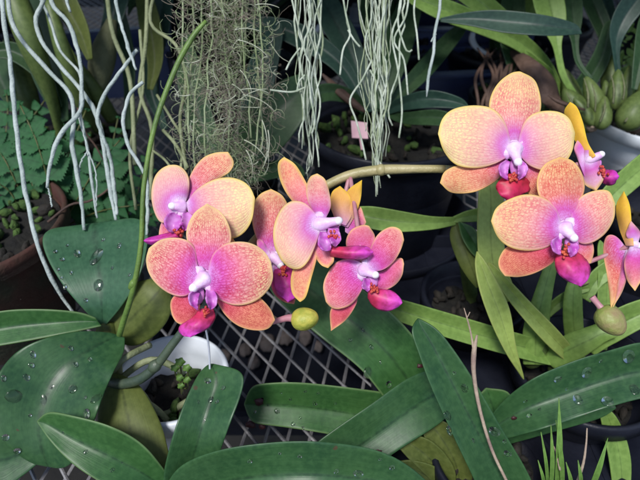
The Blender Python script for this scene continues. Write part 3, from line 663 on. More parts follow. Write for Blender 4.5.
# F10 seen from behind
c = (338, 222); d = .376
f = flower(c, (336, 224), d, 'yellow orange bloom seen from behind under the tan stem', SP[11], r=3, base_r=4, h=2)
petal(f, 'petal', 'pY', [(336, 222), (330, 205), (332, 192), (340, 186)], [(346, 226), (352, 214), (350, 196), (340, 186)], (338, 235), d, (-.3, 0), 3, 4, seed=14, label='pale apricot petal')
petal(f, 'petal', 'pY', [(338, 224), (341, 206), (348, 190), (362, 180)], [(348, 228), (356, 214), (361, 198), (362, 180)], (338, 235), d, (-.4, 0), 0, 4, seed=15)
petal(f, 'sepal', 'pC', [(345, 220), (350, 210), (360, 206), (366, 222)], [(345, 232), (352, 236), (361, 234), (366, 222)], (338, 235), d, (-.4, 0), -6, 4, seed=16)
# F4 centre, turned to the right
c = (320, 224); d = .348; g4 = (-.45, -.05)
f = flower(c, (343, 220), d, 'centre bloom turned right with a pale yellow left petal', SP[10], r=5.5, base_r=11, h=7)
petal(f, 'sepal', 'pCs', [(312, 224), (298, 208), (286, 193), (279, 177), (278, 163), (284, 157)], [(322, 216), (313, 196), (304, 178), (295, 164), (284, 157)], c, d, g4, -4, 5, seed=17)
petal(f, 'petal', 'pD', [(316, 220), (308, 202), (306, 188), (310, 177), (317, 173.5)], [(326, 218), (331, 206), (329, 190), (325, 179), (317, 173.5)], c, d, (-.5, 0), 1, 5, seed=18, across=3)
petal(f, 'sepal', 'pCs', [(312, 240), (298, 258), (291, 276), (292, 293), (300, 302)], [(320, 240), (316, 262), (311, 280), (306, 297), (300, 302)], c, d, g4, -5, 4, seed=19)
petal(f, 'sepal', 'pCs', [(313, 244), (315, 256), (321, 265), (328, 268)], [(324, 240), (332, 250), (334, 261), (328, 268)], c, d, (-.2, 0), -4, 3, seed=20)
petal(f, 'petal', 'pA', [(316, 214), (305, 203), (291, 201), (280, 210), (273.5, 227), (274, 245), (281, 260)], [(320, 232), (314, 250), (308, 262), (300, 269), (290, 268), (281, 260)], c, d, g4, 6, 7, bow=3, seed=21)
lip(f, (333, 236), ([(330, 246), (342, 247), (356, 246), (367, 247), (373, 252)], [(330, 256), (343, 258), (357, 259), (368, 257), (373, 252)]), d, 'lipR', [([(320, 232), (318, 244), (324, 251), (331, 250)], [(326, 232), (331, 240), (331, 250)]), ([(328, 228), (338, 230), (341, 240), (335, 247)], [(328, 236), (331, 243), (335, 247)])], 7)
# F5 right of centre
c = (364, 270); d = .352; g5 = (-.25, .05)
f = flower(c, (378, 276), d, 'small rose pink bloom low right of the centre one', SP[11], r=5, base_r=10, h=7)
petal(f, 'sepal', 'pE', [(358, 262), (346, 246), (350, 231), (362, 225), (369, 226)], [(368, 264), (374, 250), (375, 236), (369, 226)], c, d, g5, -3, 4, seed=22)
petal(f, 'sepal', 'pE', [(372, 274), (386, 269), (394, 260), (402, 258), (404, 264)], [(370, 282), (380, 291), (394, 286), (402, 276), (404, 264)], c, d, g5, -5, 4, seed=23)
petal(f, 'sepal', 'pBs', [(346, 296), (336, 303), (330, 312), (331, 331)], [(358, 296), (356, 305), (346, 320), (331, 331)], c, d, g5, -4, 3, seed=24, crad=80)
petal(f, 'petal', 'pE', [(366, 264), (371, 246), (379, 233), (391, 226.5), (401, 230), (404, 240)], [(372, 272), (383, 270), (393, 263), (400, 252), (404, 240)], c, d, g5, 3, 5, bow=2, seed=25)
petal(f, 'petal', 'pE', [(364, 264), (352, 259), (338, 261), (328, 272), (323, 286), (326, 302)], [(366, 278), (361, 292), (352, 304), (340, 309), (332, 308), (326, 302)], c, d, g5, 4, 6, bow=2, seed=26)
lip(f, (373, 289), ([(368, 286), (380, 289), (392, 291), (400, 298), (402, 303)], [(368, 298), (374, 307), (386, 311), (396, 308), (402, 303)]), d, 'lipR', [([(364, 278), (362, 287), (368, 292)], [(370, 279), (372, 286), (368, 292)])], 6)
# F6 top right
c = (514, 150); d = .348; g6 = (.0, -.1)
f = flower(c, (519, 165), d, 'largest pale yellow bloom at top of the right cluster', SP[15], r=5.5, base_r=13)
petal(f, 'sepal', 'pD', [(507, 144), (497, 126), (489, 110), (491, 95), (499, 82), (511, 73), (520, 71.5)], [(523, 143), (533, 126), (541, 110), (540, 93), (534, 79), (520, 71.5)], c, d, g6, -3, 5, seed=27)
petal(f, 'sepal', 'pDs', [(508, 158), (490, 160), (462, 164), (445, 171), (440, 183)], [(508, 166), (496, 181), (475, 192), (452, 193), (440, 183)], c, d, g6, -4, 5, seed=28)
petal(f, 'sepal', 'pDs', [(520, 160), (540, 162), (552, 176), (548, 194)], [(514, 168), (520, 184), (532, 196), (548, 194)], c, d, g6, -4, 5, seed=29)
petal(f, 'petal', 'pA', [(509, 156), (495, 164), (476, 168.5), (456, 165), (444, 152), (438, 134)], [(511, 144), (506, 124), (494, 109), (474, 105), (453, 109), (442, 119), (438, 134)], c, d, g6, 4, 8, bow=3, seed=30)
petal(f, 'petal', 'pA', [(518, 142), (524, 122), (537, 112), (556, 111), (569, 118), (575, 133)], [(520, 156), (530, 166), (546, 171), (562, 166), (572, 152), (575, 133)], c, d, g6, 4, 8, bow=3, seed=31)
lip(f, (514, 177), ([(509, 174), (500, 180), (496, 187), (500, 195), (506, 199), (511, 205)], [(519, 174), (529, 181), (530, 190), (523, 194), (518, 201), (511, 205)]), d, 'lipC', [([(506, 160), (499, 166), (501, 176), (508, 180)], [(510, 162), (508, 172), (508, 180)]), ([(522, 160), (528, 167), (525, 176), (518, 180)], [(518, 164), (518, 172), (518, 180)])], 6)
# F7 right
c = (565, 229); d = .330; g7 = (.05, -.1)
f = flower(c, (576, 240), d, 'apricot bloom in front, lower of the two big right ones', SP[17], r=5.5, base_r=12)
petal(f, 'sepal', 'pDs', [(557, 222), (546, 206), (538, 194), (537, 178), (545, 164), (560, 157)], [(573, 218), (580, 203), (585, 188), (582, 173), (573, 161), (560, 157)], c, d, g7, 1, 5, seed=32)
petal(f, 'sepal', 'pBs', [(556, 238), (530, 242), (508, 246), (499, 258), (499, 268), (505, 276)], [(563, 244), (556, 260), (538, 272), (520, 277), (505, 276)], c, d, g7, -4, 5, seed=33)
petal(f, 'sepal', 'pDs', [(572, 238), (590, 240), (594, 250), (591, 263)], [(566, 244), (570, 256), (580, 264), (591, 263)], c, d, g7, -4, 5, seed=34)
petal(f, 'petal', 'pD', [(559, 236), (548, 247), (530, 251), (511, 248), (498, 238), (491, 221)], [(561, 223), (556, 208), (545, 198), (527, 194), (509, 199), (496, 208), (491, 221)], c, d, g7, 4, 8, bow=3, seed=35)
petal(f, 'petal', 'pD', [(570, 224), (573, 206), (583, 195), (597, 190), (609, 191), (615, 203)], [(571, 236), (582, 244), (594, 242), (606, 233), (614, 219), (615, 203)], c, d, g7, 4, 7, bow=2, seed=36)
lip(f, (566, 251), ([(558, 250), (555, 262), (558, 273), (568, 281), (581, 286)], [(574, 251), (584, 257), (590, 268), (588, 279), (581, 286)]), d, 'lipR', [([(558, 236), (551, 242), (554, 252), (561, 255)], [(562, 240), (561, 248), (561, 255)]), ([(573, 240), (579, 246), (576, 254), (570, 257)], [(568, 244), (568, 250), (570, 257)])], 6)
# F8 side view
c = (590, 160); d = .360
f = flower(c, (604, 153), d, 'bloom seen edge on with yellow petals behind the right cluster', SP[16], r=4.5, base_r=6, h=3)
petal(f, 'petal', 'pY', [(590, 160), (578, 146), (569, 128), (564, 112), (570, 102)], [(596, 156), (588, 142), (583, 122), (577, 107), (570, 102)], (590, 200), d, (-.8, 0), 5, 3, seed=37)
petal(f, 'petal', 'pV', [(578, 160), (574, 148), (580, 138), (588, 146)], [(588, 186), (596, 170), (594, 154), (588, 146)], c, d, (.3, 0), -4, 4, seed=38, crad=50)
petal(f, 'petal', 'pV', [(584, 150), (578, 168), (584, 184), (596, 191)], [(592, 150), (600, 162), (604, 178), (596, 191)], c, d, (-.4, 0), 2, 5, seed=39, crad=36)
lip(f, (603, 172), ([(600, 170), (608, 170), (615, 171), (619, 176)], [(600, 181), (607, 185), (614, 184), (619, 176)]), d, 'lipM', [], 2)
# F9 side view at the right edge
c = (634, 244); d = .335
f = flower(c, (640, 246), d, 'narrow bloom seen edge on at the right picture edge', (584, 264, .35), r=4, base_r=6, h=3)
petal(f, 'petal', 'pY', [(626, 246), (619, 228), (616, 206), (624, 191)], [(634, 246), (632, 228), (630, 206), (624, 191)], (630, 275), d, (-.9, 0), 2, 3, seed=40, crad=66)
petal(f, 'sepal', 'pDs', [(628, 250), (616, 236), (606, 236), (603, 252), (607, 276), (611, 308)], [(632, 254), (628, 270), (622, 284), (615, 300), (611, 308)], c, d, (-.3, 0), -4, 5, seed=41)
petal(f, 'petal', 'pC', [(626, 250), (621, 266), (618, 282), (612, 309)], [(631, 252), (629, 268), (623, 290), (612, 309)], c, d, (-.6, 0), 2, 3, seed=42, crad=80)
petal(f, 'petal', 'pE', [(630, 246), (624, 262), (627, 280), (635, 291)], [(636, 236), (644, 256), (643, 276), (635, 291)], c, d, (-.2, 0), 4, 4, seed=43, crad=45)
petal(f, 'sepal', 'pV', [(632, 244), (626, 234), (631, 221)], [(638, 244), (640, 232), (631, 221)], c, d, (-.2, 0), 4, 3, seed=44, crad=45)
# buds
def bud(cpx, d0, r, axis_px, m, ped, label):
    b = MB(); s_ = d0 / F
    ax = (P(cpx[0] + axis_px[0], cpx[1] + axis_px[1], d0 - 3 * s_) - P(*cpx, d0)).normalized()
    C0 = P(*cpx, d0); Mx = ax.to_track_quat('Z', 'Y').to_matrix(); vs = []; n_, m_ = 30, 18
    for j in range(m_ + 1):
        th = math.pi * j / m_
        for k_ in range(n_):
            ph = 2 * math.pi * k_ / n_
            rr = math.sin(th) ** .9 * (1 - .18 * math.cos(th)) * (1 - .05 * math.exp(-(math.sin(1.5 * ph + .5) / .13) ** 2) * 2.6 + .03 * math.sin(3 * ph))
            vs.append(C0 + Mx @ Vector((rr * math.cos(ph) * r * s_ * .92, rr * math.sin(ph) * r * s_ * .92, math.cos(th) * r * s_ * 1.12)))
    b.add(vs, [(j * n_ + k_, (j + 1) * n_ + k_, (j + 1) * n_ + (k_ + 1) % n_, j * n_ + (k_ + 1) % n_) for j in range(m_) for k_ in range(n_)])
    b.tube([P(*q) for q in ped], [3.6 * s_, 3 * s_, 3.6 * s_, 5 * s_][:len(ped)] , 10, 1, 14)
    o = b.build('bud', [M[m], M['ped']], orch); o['label'] = label
bud((305, 319), .352, 12.5, (10, -2), 'budy', [(268, 322, .36), (276, 321, .356), (288, 318, .354), (296, 319, .353)], 'round yellow green bud at the left stem tip')
bud((611, 321), .345, 14.5, (8, 9), 'budb', [(592, 297, .349), (597, 303, .348), (602, 309, .347)], 'brownish green bud at the right stem tip')
# ================================================================ PLANT B (bottom left)
pb = P(178, 505, .40)
plB = thing('orchid', (pb.x, pb.y, .86), 'flowerless orchid at the bottom edge, light rimmed leaves pointing up left and right', 'orchid')
leaf('leaf', plB, 'mid', [.385, .37, .36, .358, .362], LR=([(196, 520), (150, 500), (110, 487), (75, 466), (50, 441), (37, 421)], [(185, 500), (165, 470), (140, 442), (108, 425), (70, 415), (48, 412), (37, 421)]), fold=9, nz=2, wave=1, seed=8, label='pointed leaf with a pale rim', drops=[(86, 452, 2.6, .8), (112, 470, 2.6, .8), (122, 463, 1.8), (64, 432, 1.5)])
leaf('leaf', plB, 'deep', [.39, .375, .368, .378, .39], LR=([(168, 510), (163, 480), (170, 445), (182, 408), (196, 378), (206, 366), (212, 364)], [(215, 500), (217, 465), (228, 430), (240, 398), (244, 378), (236, 369), (212, 364)]), fold=10, nz=2, seed=9, label='upright leaf with dark holes', drops=[(207, 381, 3, 1.1), (211, 400, 3, 1.1), (218, 402, 2), (224, 388, 2), (205, 420, 2), (198, 402, 1.6)])
leaf('leaf', plB, 'deep', [.385, .365, .355, .36, .365], LR=([(170, 520), (165, 490), (180, 466), (215, 451), (262, 443), (312, 441), (365, 447), (400, 460), (428, 482), (440, 500)], [(190, 540), (210, 520), (250, 508), (300, 506), (350, 510), (400, 515), (430, 515), (440, 500)]), fold=10, nz=2, wave=2, seed=10, label='long dark leaf lying along the bottom edge', drops=[(358, 472, 5, .8), (336, 470, 2.4), (392, 466, 3, .9), (300, 455, 2), (250, 460, 2.2), (380, 458, 1.6), (280, 452, 1.5)])
leaf('leaf', plB, 'deep', [.41, .405, .40], LR=([(180, 500), (168, 480), (190, 460)], [(200, 500), (215, 480), (190, 460)]), fold=4, seed=11)
b = MB(); ptube(b, [(178, 470, .415), (182, 500, .405), (188, 560, .40), (190, 620, .395)], [8, 12, 12, 9], 12); b.build('crown', M['olive'], plB)
def scar(parent, x, y, r, d):
    b = MB(); s_ = d / F; rnd = random.Random(int(x))
    n_ = 12; vs = [P(x, y, d - .5 * s_)]
    for k_ in range(n_):
        a = 2 * math.pi * k_ / n_; rr = r * rnd.uniform(.65, 1.15); vs.append(P(x + rr * 1.25 * math.cos(a), y + rr * .8 * math.sin(a), d))
    b.add(vs, [(0, k_ + 1, (k_ + 1) % n_ + 1) for k_ in range(n_)]); b.build('rot_spot', M['scar'], parent, solid=.0006)
scar(plB, 348, 451, 7, .356); scar(plB, 356, 454, 5, .356); scar(plB, 378, 452, 4, .358); scar(plB, 204, 441, 4, .373); scar(plB, 200, 446, 3, .373)
leaf('leaf', plB, 'deep', [.42, .41, .40], LR=([(470, 540), (500, 500), (520, 470), (528, 450)], [(540, 540), (545, 500), (540, 470), (528, 450)]), fold=4, seed=91) if False else None
# ================================================================ PLANT C (centre right dark straps)
pc_ = P(478, 448, .445)
plC = thing('orchid', (pc_.x, pc_.y, .835), 'flowerless orchid with long dark wet strap leaves at bottom centre and right', 'orchid')
leaf('leaf', plC, 'mid', [.455, .44, .432, .43, .43], ctr=[(450, 424, 12), (410, 424, 27), (345, 412, 25), (290, 405, 23), (244, 404, 19)], rt=.07, fold=9, nz=2, wave=1, seed=12, label='leaf with rotted dark red end',
     drops=[(277, 411, 3, .8), (315, 402, 2.6, 1), (293, 424, 1.8), (303, 428, 1.6), (323, 428, 2), (262, 398, 1.6), (290, 398, 1.4), (335, 402, 1.4), (268, 405, 1.2), (305, 390, 1.5), (318, 392, 1.2), (350, 420, 1.5), (255, 412, 1.5), (340, 427, 1.2), (281, 392, 1.1), (300, 418, 1.1)])
scar(plC, 258, 388, 6, .4265); scar(plC, 259, 402, 4.5, .4265); scar(plC, 250, 425, 5, .427); scar(plC, 262, 427, 3.4, .427)
leaf('leaf', plC, 'mid', [.45, .435, .43, .44, .45], ctr=[(452, 440, 10), (425, 405, 27), (385, 350, 31), (340, 312, 32), (298, 282, 28), (262, 262, 16)], rt=.12, fold=9, nz=2, wave=1, seed=13, label='long leaf behind the central blooms', drops=[(367, 372, 5, .9), (363, 330, 2), (371, 347, 2.2), (388, 384, 3), (350, 340, 1.6), (342, 325, 1.6), (380, 362, 1.5), (395, 390, 2)])
leaf('leaf', plC, 'deep', [.43, .415, .405, .40, .40], ctr=[(470, 374, 12), (430, 397, 27), (385, 427, 27), (335, 462, 27), (300, 484, 20)], rt=.1, fold=7, nz=1.5, seed=14, label='dark matt leaf crossing under the tall one')
leaf('leaf', plC, 'deep', [.41, .395, .385, .382, .385], LR=([(525, 540), (488, 505), (467, 465), (448, 425), (430, 385), (418, 352), (411, 330), (418, 318)], [(575, 540), (545, 505), (524, 465), (500, 425), (474, 380), (452, 347), (436, 328), (418, 318)]), fold=11, nz=1.5, seed=15, label='broad tall leaf standing at bottom centre',
     drops=[(446, 415, 4.2, 1.2), (448, 430, 3.6, 1.2), (495, 430, 5.2, 1.1), (465, 387, 4, 1.1), (508, 452, 3.6, 1), (480, 408, 2), (455, 372, 1.8), (505, 440, 2), (472, 440, 1.8)])
scar(plC, 420, 366, 3, .3825)
leaf('leaf', plC, 'deep', [.425, .405, .40, .395, .39], LR=([(476, 446), (510, 438), (560, 424), (610, 407), (660, 396), (710, 400)], [(480, 432), (500, 404), (530, 380), (570, 362), (610, 350), (650, 342), (700, 360), (710, 400)]), fold=12, nz=1.5, wave=1.5, seed=16, label='broad leaf with big drops reaching the right edge',
     drops=[(586, 371, 5.5, 1), (573, 373, 0.1), (557, 378, 3.6, 1), (578, 400, 5.2, .8), (608, 402, 5, 1.1), (628, 355, 6, 1.3), (634, 390, 5, 1.1), (540, 410, 2.6), (606, 398, .1), (530, 416, 2), (548, 402, 1.6), (600, 360, 1.6), (525, 400, 1.8), (518, 420, 1.4), (566, 388, 1.5), (616, 375, 1.6)])
scar(plC, 514, 418, 2.6, .4075); scar(plC, 513, 401, 1.8, .4075)
leaf('leaf', plC, 'deep', [.44, .425, .415, .41], LR=([(478, 452), (510, 444), (560, 430), (600, 418), (616, 408)], [(480, 428), (520, 415), (570, 405), (606, 396), (616, 408)]), fold=-4, nz=1, seed=17, label='dark narrow leaf underneath')
leaf('leaf', plC, 'olive', [.425, .415, .41], LR=([(448, 500), (430, 480), (405, 455), (385, 430)], [(452, 500), (455, 470), (430, 440), (385, 430)]), fold=6, seed=18)
leaf('leaf', plC, 'olive', [.43, .42, .42], LR=([(452, 500), (440, 470), (425, 440), (420, 415)], [(470, 500), (472, 460), (450, 425), (420, 415)]), fold=6, seed=19)
leaf('leaf', plC, 'olive', [.42, .412, .41], LR=([(430, 500), (418, 485), (395, 470), (375, 468)], [(440, 492), (440, 470), (410, 460), (375, 468)]), fold=4, seed=20)
leaf('leaf', plC, 'mid', [.45, .44, .437], LR=([(486, 440), (476, 420), (470, 405), (486, 388)], [(500, 430), (514, 410), (508, 392), (486, 388)]), fold=4, seed=21)
b = MB(); ptube(b, [(470, 405, .445), (474, 430, .44), (478, 455, .45), (480, 470, .46)], [9, 13, 12, 8], 12); b.build('crown', M['olive'], plC)
# dry stalk
b = MB(); ptube(b, [(524, 520, .40), (508, 484, .378), (492, 450, .372), (480, 410, .37), (474, 375, .37), (474, 352, .37), (477, 335, .37)], [1.6, 1.5, 1.6, 1.8, 2.2, 2.6, 1], 8, 0, 50)
ptube(b, [(474, 352, .37), (471, 334, .37), (467, 318, .37), (464, 308, .37)], [1.6, 1, .8, .4], 6, 0, 20); ptube(b, [(467, 318, .37), (470, 312, .37)], .5, 5)
tag(b.build('dry_stalk', M['straw'], loc=P(524, 520, .40)), 'dry straw coloured stalk in front of the broad dark leaf', 'dry stalk')
# grass
gr = MB()
for (x0, y0, x1, y1, w_, dd_) in ((556, 500, 559, 398, 3.2, .37), (550, 500, 551, 425, 2.2, .375), (563, 500, 556, 420, 2.4, .372), (548, 500, 541, 432, 1.6, .37), (584, 505, 608, 438, 3, .372), (580, 500, 578, 460, 2, .37), (572, 500, 566, 462, 2, .38), (545, 500, 538, 460, 1.6, .375)):
    xm = (x0 + x1) / 2 + 2
    L_, R_ = edges([(x0, y0, w_ * .7), (xm, (y0 + y1) / 2, w_), (x1, y1, .15)], 0)
    loft(gr, L_, R_, [.40, dd_, dd_ - .003], n=14, k=4, fold=2, edgew=6)
gb = P(565, 500, .40)
tag(gr.build('grass_tuft', M['grass'], loc=gb, solid=.0004), 'thin tuft of bright green grass at bottom right', 'grass tuft')
b = MB(); ptube(b, [(570, 500, .39), (582, 468, .372), (586, 445, .371), (587, 428, .371)], [1.6, 1.4, 1, .6], 6); ptube(b, [(560, 470, .375), (556, 452, .373), (553, 445, .372)], [1.2, 1, .4], 6)
tag(b.build('dry_stalk', M['straw'], loc=P(570, 500, .39)), 'short pinkish dry stalk beside the grass tuft', 'dry stalk')
# ================================================================ PLANT D (yellow green)
pd_ = P(585, 372, .47)
plD = thing('orchid', (pd_.x, pd_.y, .845), 'yellow green narrow leaved orchid under the right hand blooms', 'orchid')
leaf('leaf', plD, 'lime2', [.47, .455, .445, .44], ctr=[(585, 362, 5), (560, 356, 11), (505, 342, 12), (440, 323, 12), (385, 306, 10), (340, 296, 4)], rt=.05, fold=6, seed=22, label='long leaf running left behind the central blooms')
leaf('leaf', plD, 'lime', [.46, .44, .435, .44], ctr=[(578, 364, 6), (553, 338, 9), (525, 308, 8), (503, 282, 6), (488, 262, 2)], rt=.05, fold=5, seed=23)
leaf('leaf', plD, 'lime', [.43, .42, .415, .42], LR=([(524, 380), (507, 355), (492, 325), (480, 292), (475, 265), (477, 251)], [(524, 377), (516, 345), (510, 310), (498, 283), (486, 262), (477, 251)]), fold=5, nz=1, seed=24, label='hanging pointed leaf')
leaf('leaf', plD, 'lime', [.46, .45, .45, .455], LR=([(490, 305), (480, 270), (477, 235), (478, 200), (480, 180), (487, 172)], [(520, 300), (508, 270), (504, 235), (504, 205), (500, 182), (487, 172)]), fold=4, nz=1, seed=25, label='wide upright leaf')
leaf('leaf', plD, 'lime2', [.46, .445, .44], ctr=[(535, 365, 12), (536, 330, 13), (543, 295, 9), (552, 262, 6), (556, 250, 4)], rt=.02, cup=6, seed=26)
leaf('leaf', plD, 'lime2', [.47, .455, .45], ctr=[(576, 350, 9), (573, 320, 10), (573, 295, 9), (576, 275, 5)], rt=.05, cup=5, seed=27)
leaf('leaf', plD, 'lime2', [.46, .44, .43], LR=([(545, 360), (560, 370), (585, 356), (605, 342), (618, 336)], [(548, 350), (565, 335), (590, 326), (606, 322), (618, 336)]), cup=5, seed=28)
leaf('leaf', plD, 'lime2', [.45, .435, .43], ctr=[(590, 352, 6), (607, 332, 14), (640, 314, 14), (690, 298, 8)], rt=.1, fold=6, seed=29, label='pale leaf at the right edge')
leaf('leaf', plD, 'lime2', [.475, .47, .465], ctr=[(545, 318, 3), (556, 305, 6), (575, 292, 5), (590, 288, 3)], rt=.05, fold=2, seed=30)
leaf('leaf', plD, 'lime2', [.475, .47, .465], ctr=[(602, 350, 5), (606, 310, 9), (606, 270, 8), (600, 240, 3)], rt=.1, fold=3, seed=31)
leaf('leaf', plD, 'lime2', [.47, .465, .46], ctr=[(585, 300, 6), (600, 276, 9), (640, 255, 10), (680, 240, 6)], rt=.1, fold=3, seed=32)
leaf('leaf', plD, 'lime2', [.44, .435, .43], ctr=[(622, 500, 8), (620, 460, 11), (611, 425, 9), (600, 405, 3)], rt=.1, fold=4, seed=33)
b = MB()
for x, y, w_, h_, d_ in ((535, 352, 12, 22, .47), (578, 345, 10, 20, .475), (560, 366, 11, 16, .468), (533, 335, 6, 12, .48)):
    s_ = d_ / F; b.ball(P(x, y, d_), (w_ * s_, w_ * s_, h_ * s_), 0, 16, 10, (0.1, 0, 1))
b.build('pseudobulb', M['bulb'], plD)
# plant E: the horizontal pair left of it, with the bent leaf
pe = P(478, 330, .56)
c = PZ(472, 300, .84); potE = pot('plant_pot', (c.x, c.y, BZ + .005), .05, .045, 'black', 'low black pot behind the upright light green leaf', fill=.4)
plE = thing('orchid', (c.x, c.y, .84), 'light green orchid with one long leaf lying level below the tan stem', 'orchid')
leaf('leaf', plE, 'lime2', [.47, .46, .46, .465], ctr=[(456, 221, 4), (430, 223, 7), (395, 221, 11), (370, 217, 11), (352, 212, 6), (335, 206, 2)], rt=.05, fold=5, seed=34, label='long level leaf')
leaf('leaf', plE, 'lime2', [.47, .465, .46], ctr=[(453, 220, 3), (470, 216, 6), (490, 214, 7), (505, 212, 3)], rt=.05, fold=3, seed=35)
leaf('leaf', plE, 'olive', [.468, .46, .47], LR=([(453, 222), (450, 238), (458, 262), (468, 278), (477, 288)], [(458, 222), (470, 235), (478, 255), (482, 275), (477, 288)]), cup=6, nz=2, seed=36, label='bent yellowing leaf')
leaf('leaf', plE, 'mid', [.466, .458, .465], LR=([(458, 222), (462, 238), (472, 254), (483, 262)], [(461, 222), (474, 228), (482, 242), (483, 262)]), fold=3, nz=1, seed=37)
b = MB(); ptube(b, [(455, 221, .472), (462, 250, .51), (470, 290, .56), (474, 312, .575)], [4, 5, 7, 7], 10); b.build('stem', M['bulb'], plE)
# ================================================================ PLANT IN WHITE POT (right background)
plF = thing('orchid', (wc.x, wc.y, .905), 'large orchid with fat pseudobulbs and tall leaves in the white pot', 'orchid')
for x, y, w_, h_, tl, d_ in ((593, 95, 8.5, 20, -.4, .60), (603, 113, 8, 17, .1, .59), (617, 90, 8.5, 21, .05, .60), (634, 110, 13, 22, .5, .585), (627, 84, 6, 19, .15, .61), (607, 98, 6, 18, -.1, .62), (585, 112, 6, 18, -.8, .595), (578, 110, 12, 26, -.7, .61), (650, 80, 12, 26, 0, .62), (611, 75, 9, 20, .0, .64), (571, 90, 8, 22, -.3, .64)):
    b = MB(); s_ = d_ / F; ax = UP * 1 + RT * tl
    C0 = P(x, y, d_); Mx = ax.to_track_quat('Z', 'Y').to_matrix(); vs = []; at = []
    for j in range(15):
        th = math.pi * j / 14
        for k_ in range(20):
            ph = 2 * math.pi * k_ / 20; rr = math.sin(th) * (1 - .35 * math.cos(th)) * (1 + .07 * abs(math.cos(3.5 * ph)))
            vs.append(C0 + Mx @ Vector((rr * math.cos(ph) * w_ * s_, rr * math.sin(ph) * w_ * s_, math.cos(th) * h_ * s_))); at.append((k_ / 10 - 1, j / 14, 1))
    b.add(vs, [(j * 20 + k_, (j + 1) * 20 + k_, (j + 1) * 20 + (k_ + 1) % 20, j * 20 + (k_ + 1) % 20) for j in range(14) for k_ in range(20)], 0, at)
    b.build('pseudobulb', M['bulb'], plF)
for (ct, D, mm, sd_) in (
    ([(592, 80, 2.5), (578, 62, 3), (575, 40, 4), (572, 15, 11), (568, -30, 12), (566, -80, 4)], [.60, .61, .63, .66], 'far', 1),
    ([(575, 95, 3), (563, 75, 3.5), (557, 45, 4.5), (553, 20, 14), (545, -20, 15), (540, -80, 4)], [.61, .60, .61, .64], 'lime2', 2),
    ([(618, 72, 3), (616, 50, 4), (618, 30, 9), (630, 8, 12), (655, -20, 12), (690, -50, 4)], [.60, .59, .585, .58], 'farb', 3),
    ([(612, 66, 3), (608, 40, 8), (596, 10, 10), (583, -20, 9), (575, -60, 3)], [.64, .64, .65, .66], 'far', 4),
    ([(634, 90, 3), (640, 60, 7), (650, 20, 11), (668, -20, 8)], [.585, .59, .60, .61], 'far', 5),
    ([(611, 68, 2), (615, 35, 6), (606, 5, 8), (600, -40, 4)], [.64, .66, .68, .70], 'farb', 6)):
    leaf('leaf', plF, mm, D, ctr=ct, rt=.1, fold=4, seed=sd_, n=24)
for i, (x0, y0, x1, y1, w_) in enumerate(((588, 108, 584, 78, 2.5), (600, 122, 605, 98, 2), (613, 104, 611, 74, 2.4), (623, 100, 622, 74, 2), (625, 122, 640, 96, 3), (640, 120, 648, 92, 2), (595, 112, 592, 84, 1.5), (576, 118, 566, 92, 2))):
    b = MB(); L_, R_ = edges([(x0, y0, w_), ((x0 + x1) / 2 + 2, (y0 + y1) / 2, w_ * .9), (x1, y1, .2)], 0); L_, R_ = edges([(x0, y0, w_ * .5), ((x0 + x1) / 2 + 2, (y0 + y1) / 2, w_ * .5), (x1, y1, .2)], 0); loft(b, L_, R_, [.575, .572, .577], cup=2, wave=1.5, nz=2, n=14, k=4, edgew=5)
    b.build('papery_sheath', M['husk'], plF, solid=.0003)
for x, y, r, m_ in ((593, 124, 7, 'chip'), (634, 125, 9, 'chip')):
    b = MB(); d_ = .60; s_ = d_ / F; b.ball(P(x, y, d_), r * s_, 0, 12, 8, None, .4, x); b.build('old_root_stub', M['brown' if x > 600 else 'straw'], plF)
# green ferny weed at right
wd = P(632, 75, .66)
b = MB(); rnd = random.Random(5)
for i in range(150):
    x, y = rnd.gauss(634, 14), rnd.gauss(60, 22); d_ = rnd.uniform(.65, .72); r = rnd.uniform(2.2, 5)
    a = rnd.random() * 6.28; L_, R_ = edges([(x - r * math.cos(a), y - r * math.sin(a), .3), (x, y, r * .5), (x + r * math.cos(a), y + r * math.sin(a), .2)], 0, n=8)
    loft(b, L_, R_, [d_, d_ + rnd.uniform(-.004, .004)], n=5, k=2, fold=1, edgew=6)
ptube(b, [(630, 120, .63), (634, 90, .67), (634, 40, .68)], 1, 6)
tag(b.build('weed', M['lime2'], loc=P(630, 120, .63)), 'small leafed bright green weed behind the pseudobulbs at right edge', 'weed')
# ================================================================ crossing leaves top right + plant G
c = PZ(520, 95, .90); gc = Vector((c.x, c.y, BZ)); pot('plant_pot', gc, .07, .10, 'black', 'black pot hidden behind the top right bloom', fill=.9, moss=.3)
plG = thing('orchid', (gc.x, gc.y, .89), 'strap leaved orchid whose dark blade crosses a bright green one at top right', 'orchid')
leaf('leaf', plG, 'farb', [.55, .54, .53, .53], LR=([(440, 22), (470, 26), (505, 33), (550, 36), (582, 34)], [(440, 18), (468, 12), (500, 10), (545, 15), (576, 24), (582, 34)]), fold=3, nz=1, seed=41, label='dark blade lying level', solid=.001)
leaf('leaf', plG, 'lime2', [.66, .62, .58, .57], ctr=[(560, 92, 5), (545, 65, 7), (520, 42, 9), (480, 24, 10), (440, 8, 11), (400, -8, 5)], rt=.1, fold=4, seed=42, label='bright green blade')
leaf('leaf', plG, 'lime2', [.66, .63, .60, .59], ctr=[(548, 90, 4), (520, 40, 9), (490, 10, 11), (450, -20, 11), (420, -40, 4)], rt=.1, fold=4, seed=43)
leaf('leaf', plG, 'far', [.66, .64, .66], ctr=[(540, 110, 8), (522, 70, 13), (512, 20, 14), (520, -40, 6)], rt=.1, fold=4, seed=44)
leaf('leaf', plG, 'far', [.67, .64, .62], ctr=[(545, 110, 6), (575, 95, 9), (600, 60, 9), (610, 20, 5)], rt=.1, fold=4, seed=45)
leaf('leaf', plG, 'lime2', [.66, .64, .62], ctr=[(556, 110, 6), (548, 80, 9), (534, 62, 6), (525, 50, 2)], rt=.1, fold=4, seed=46)
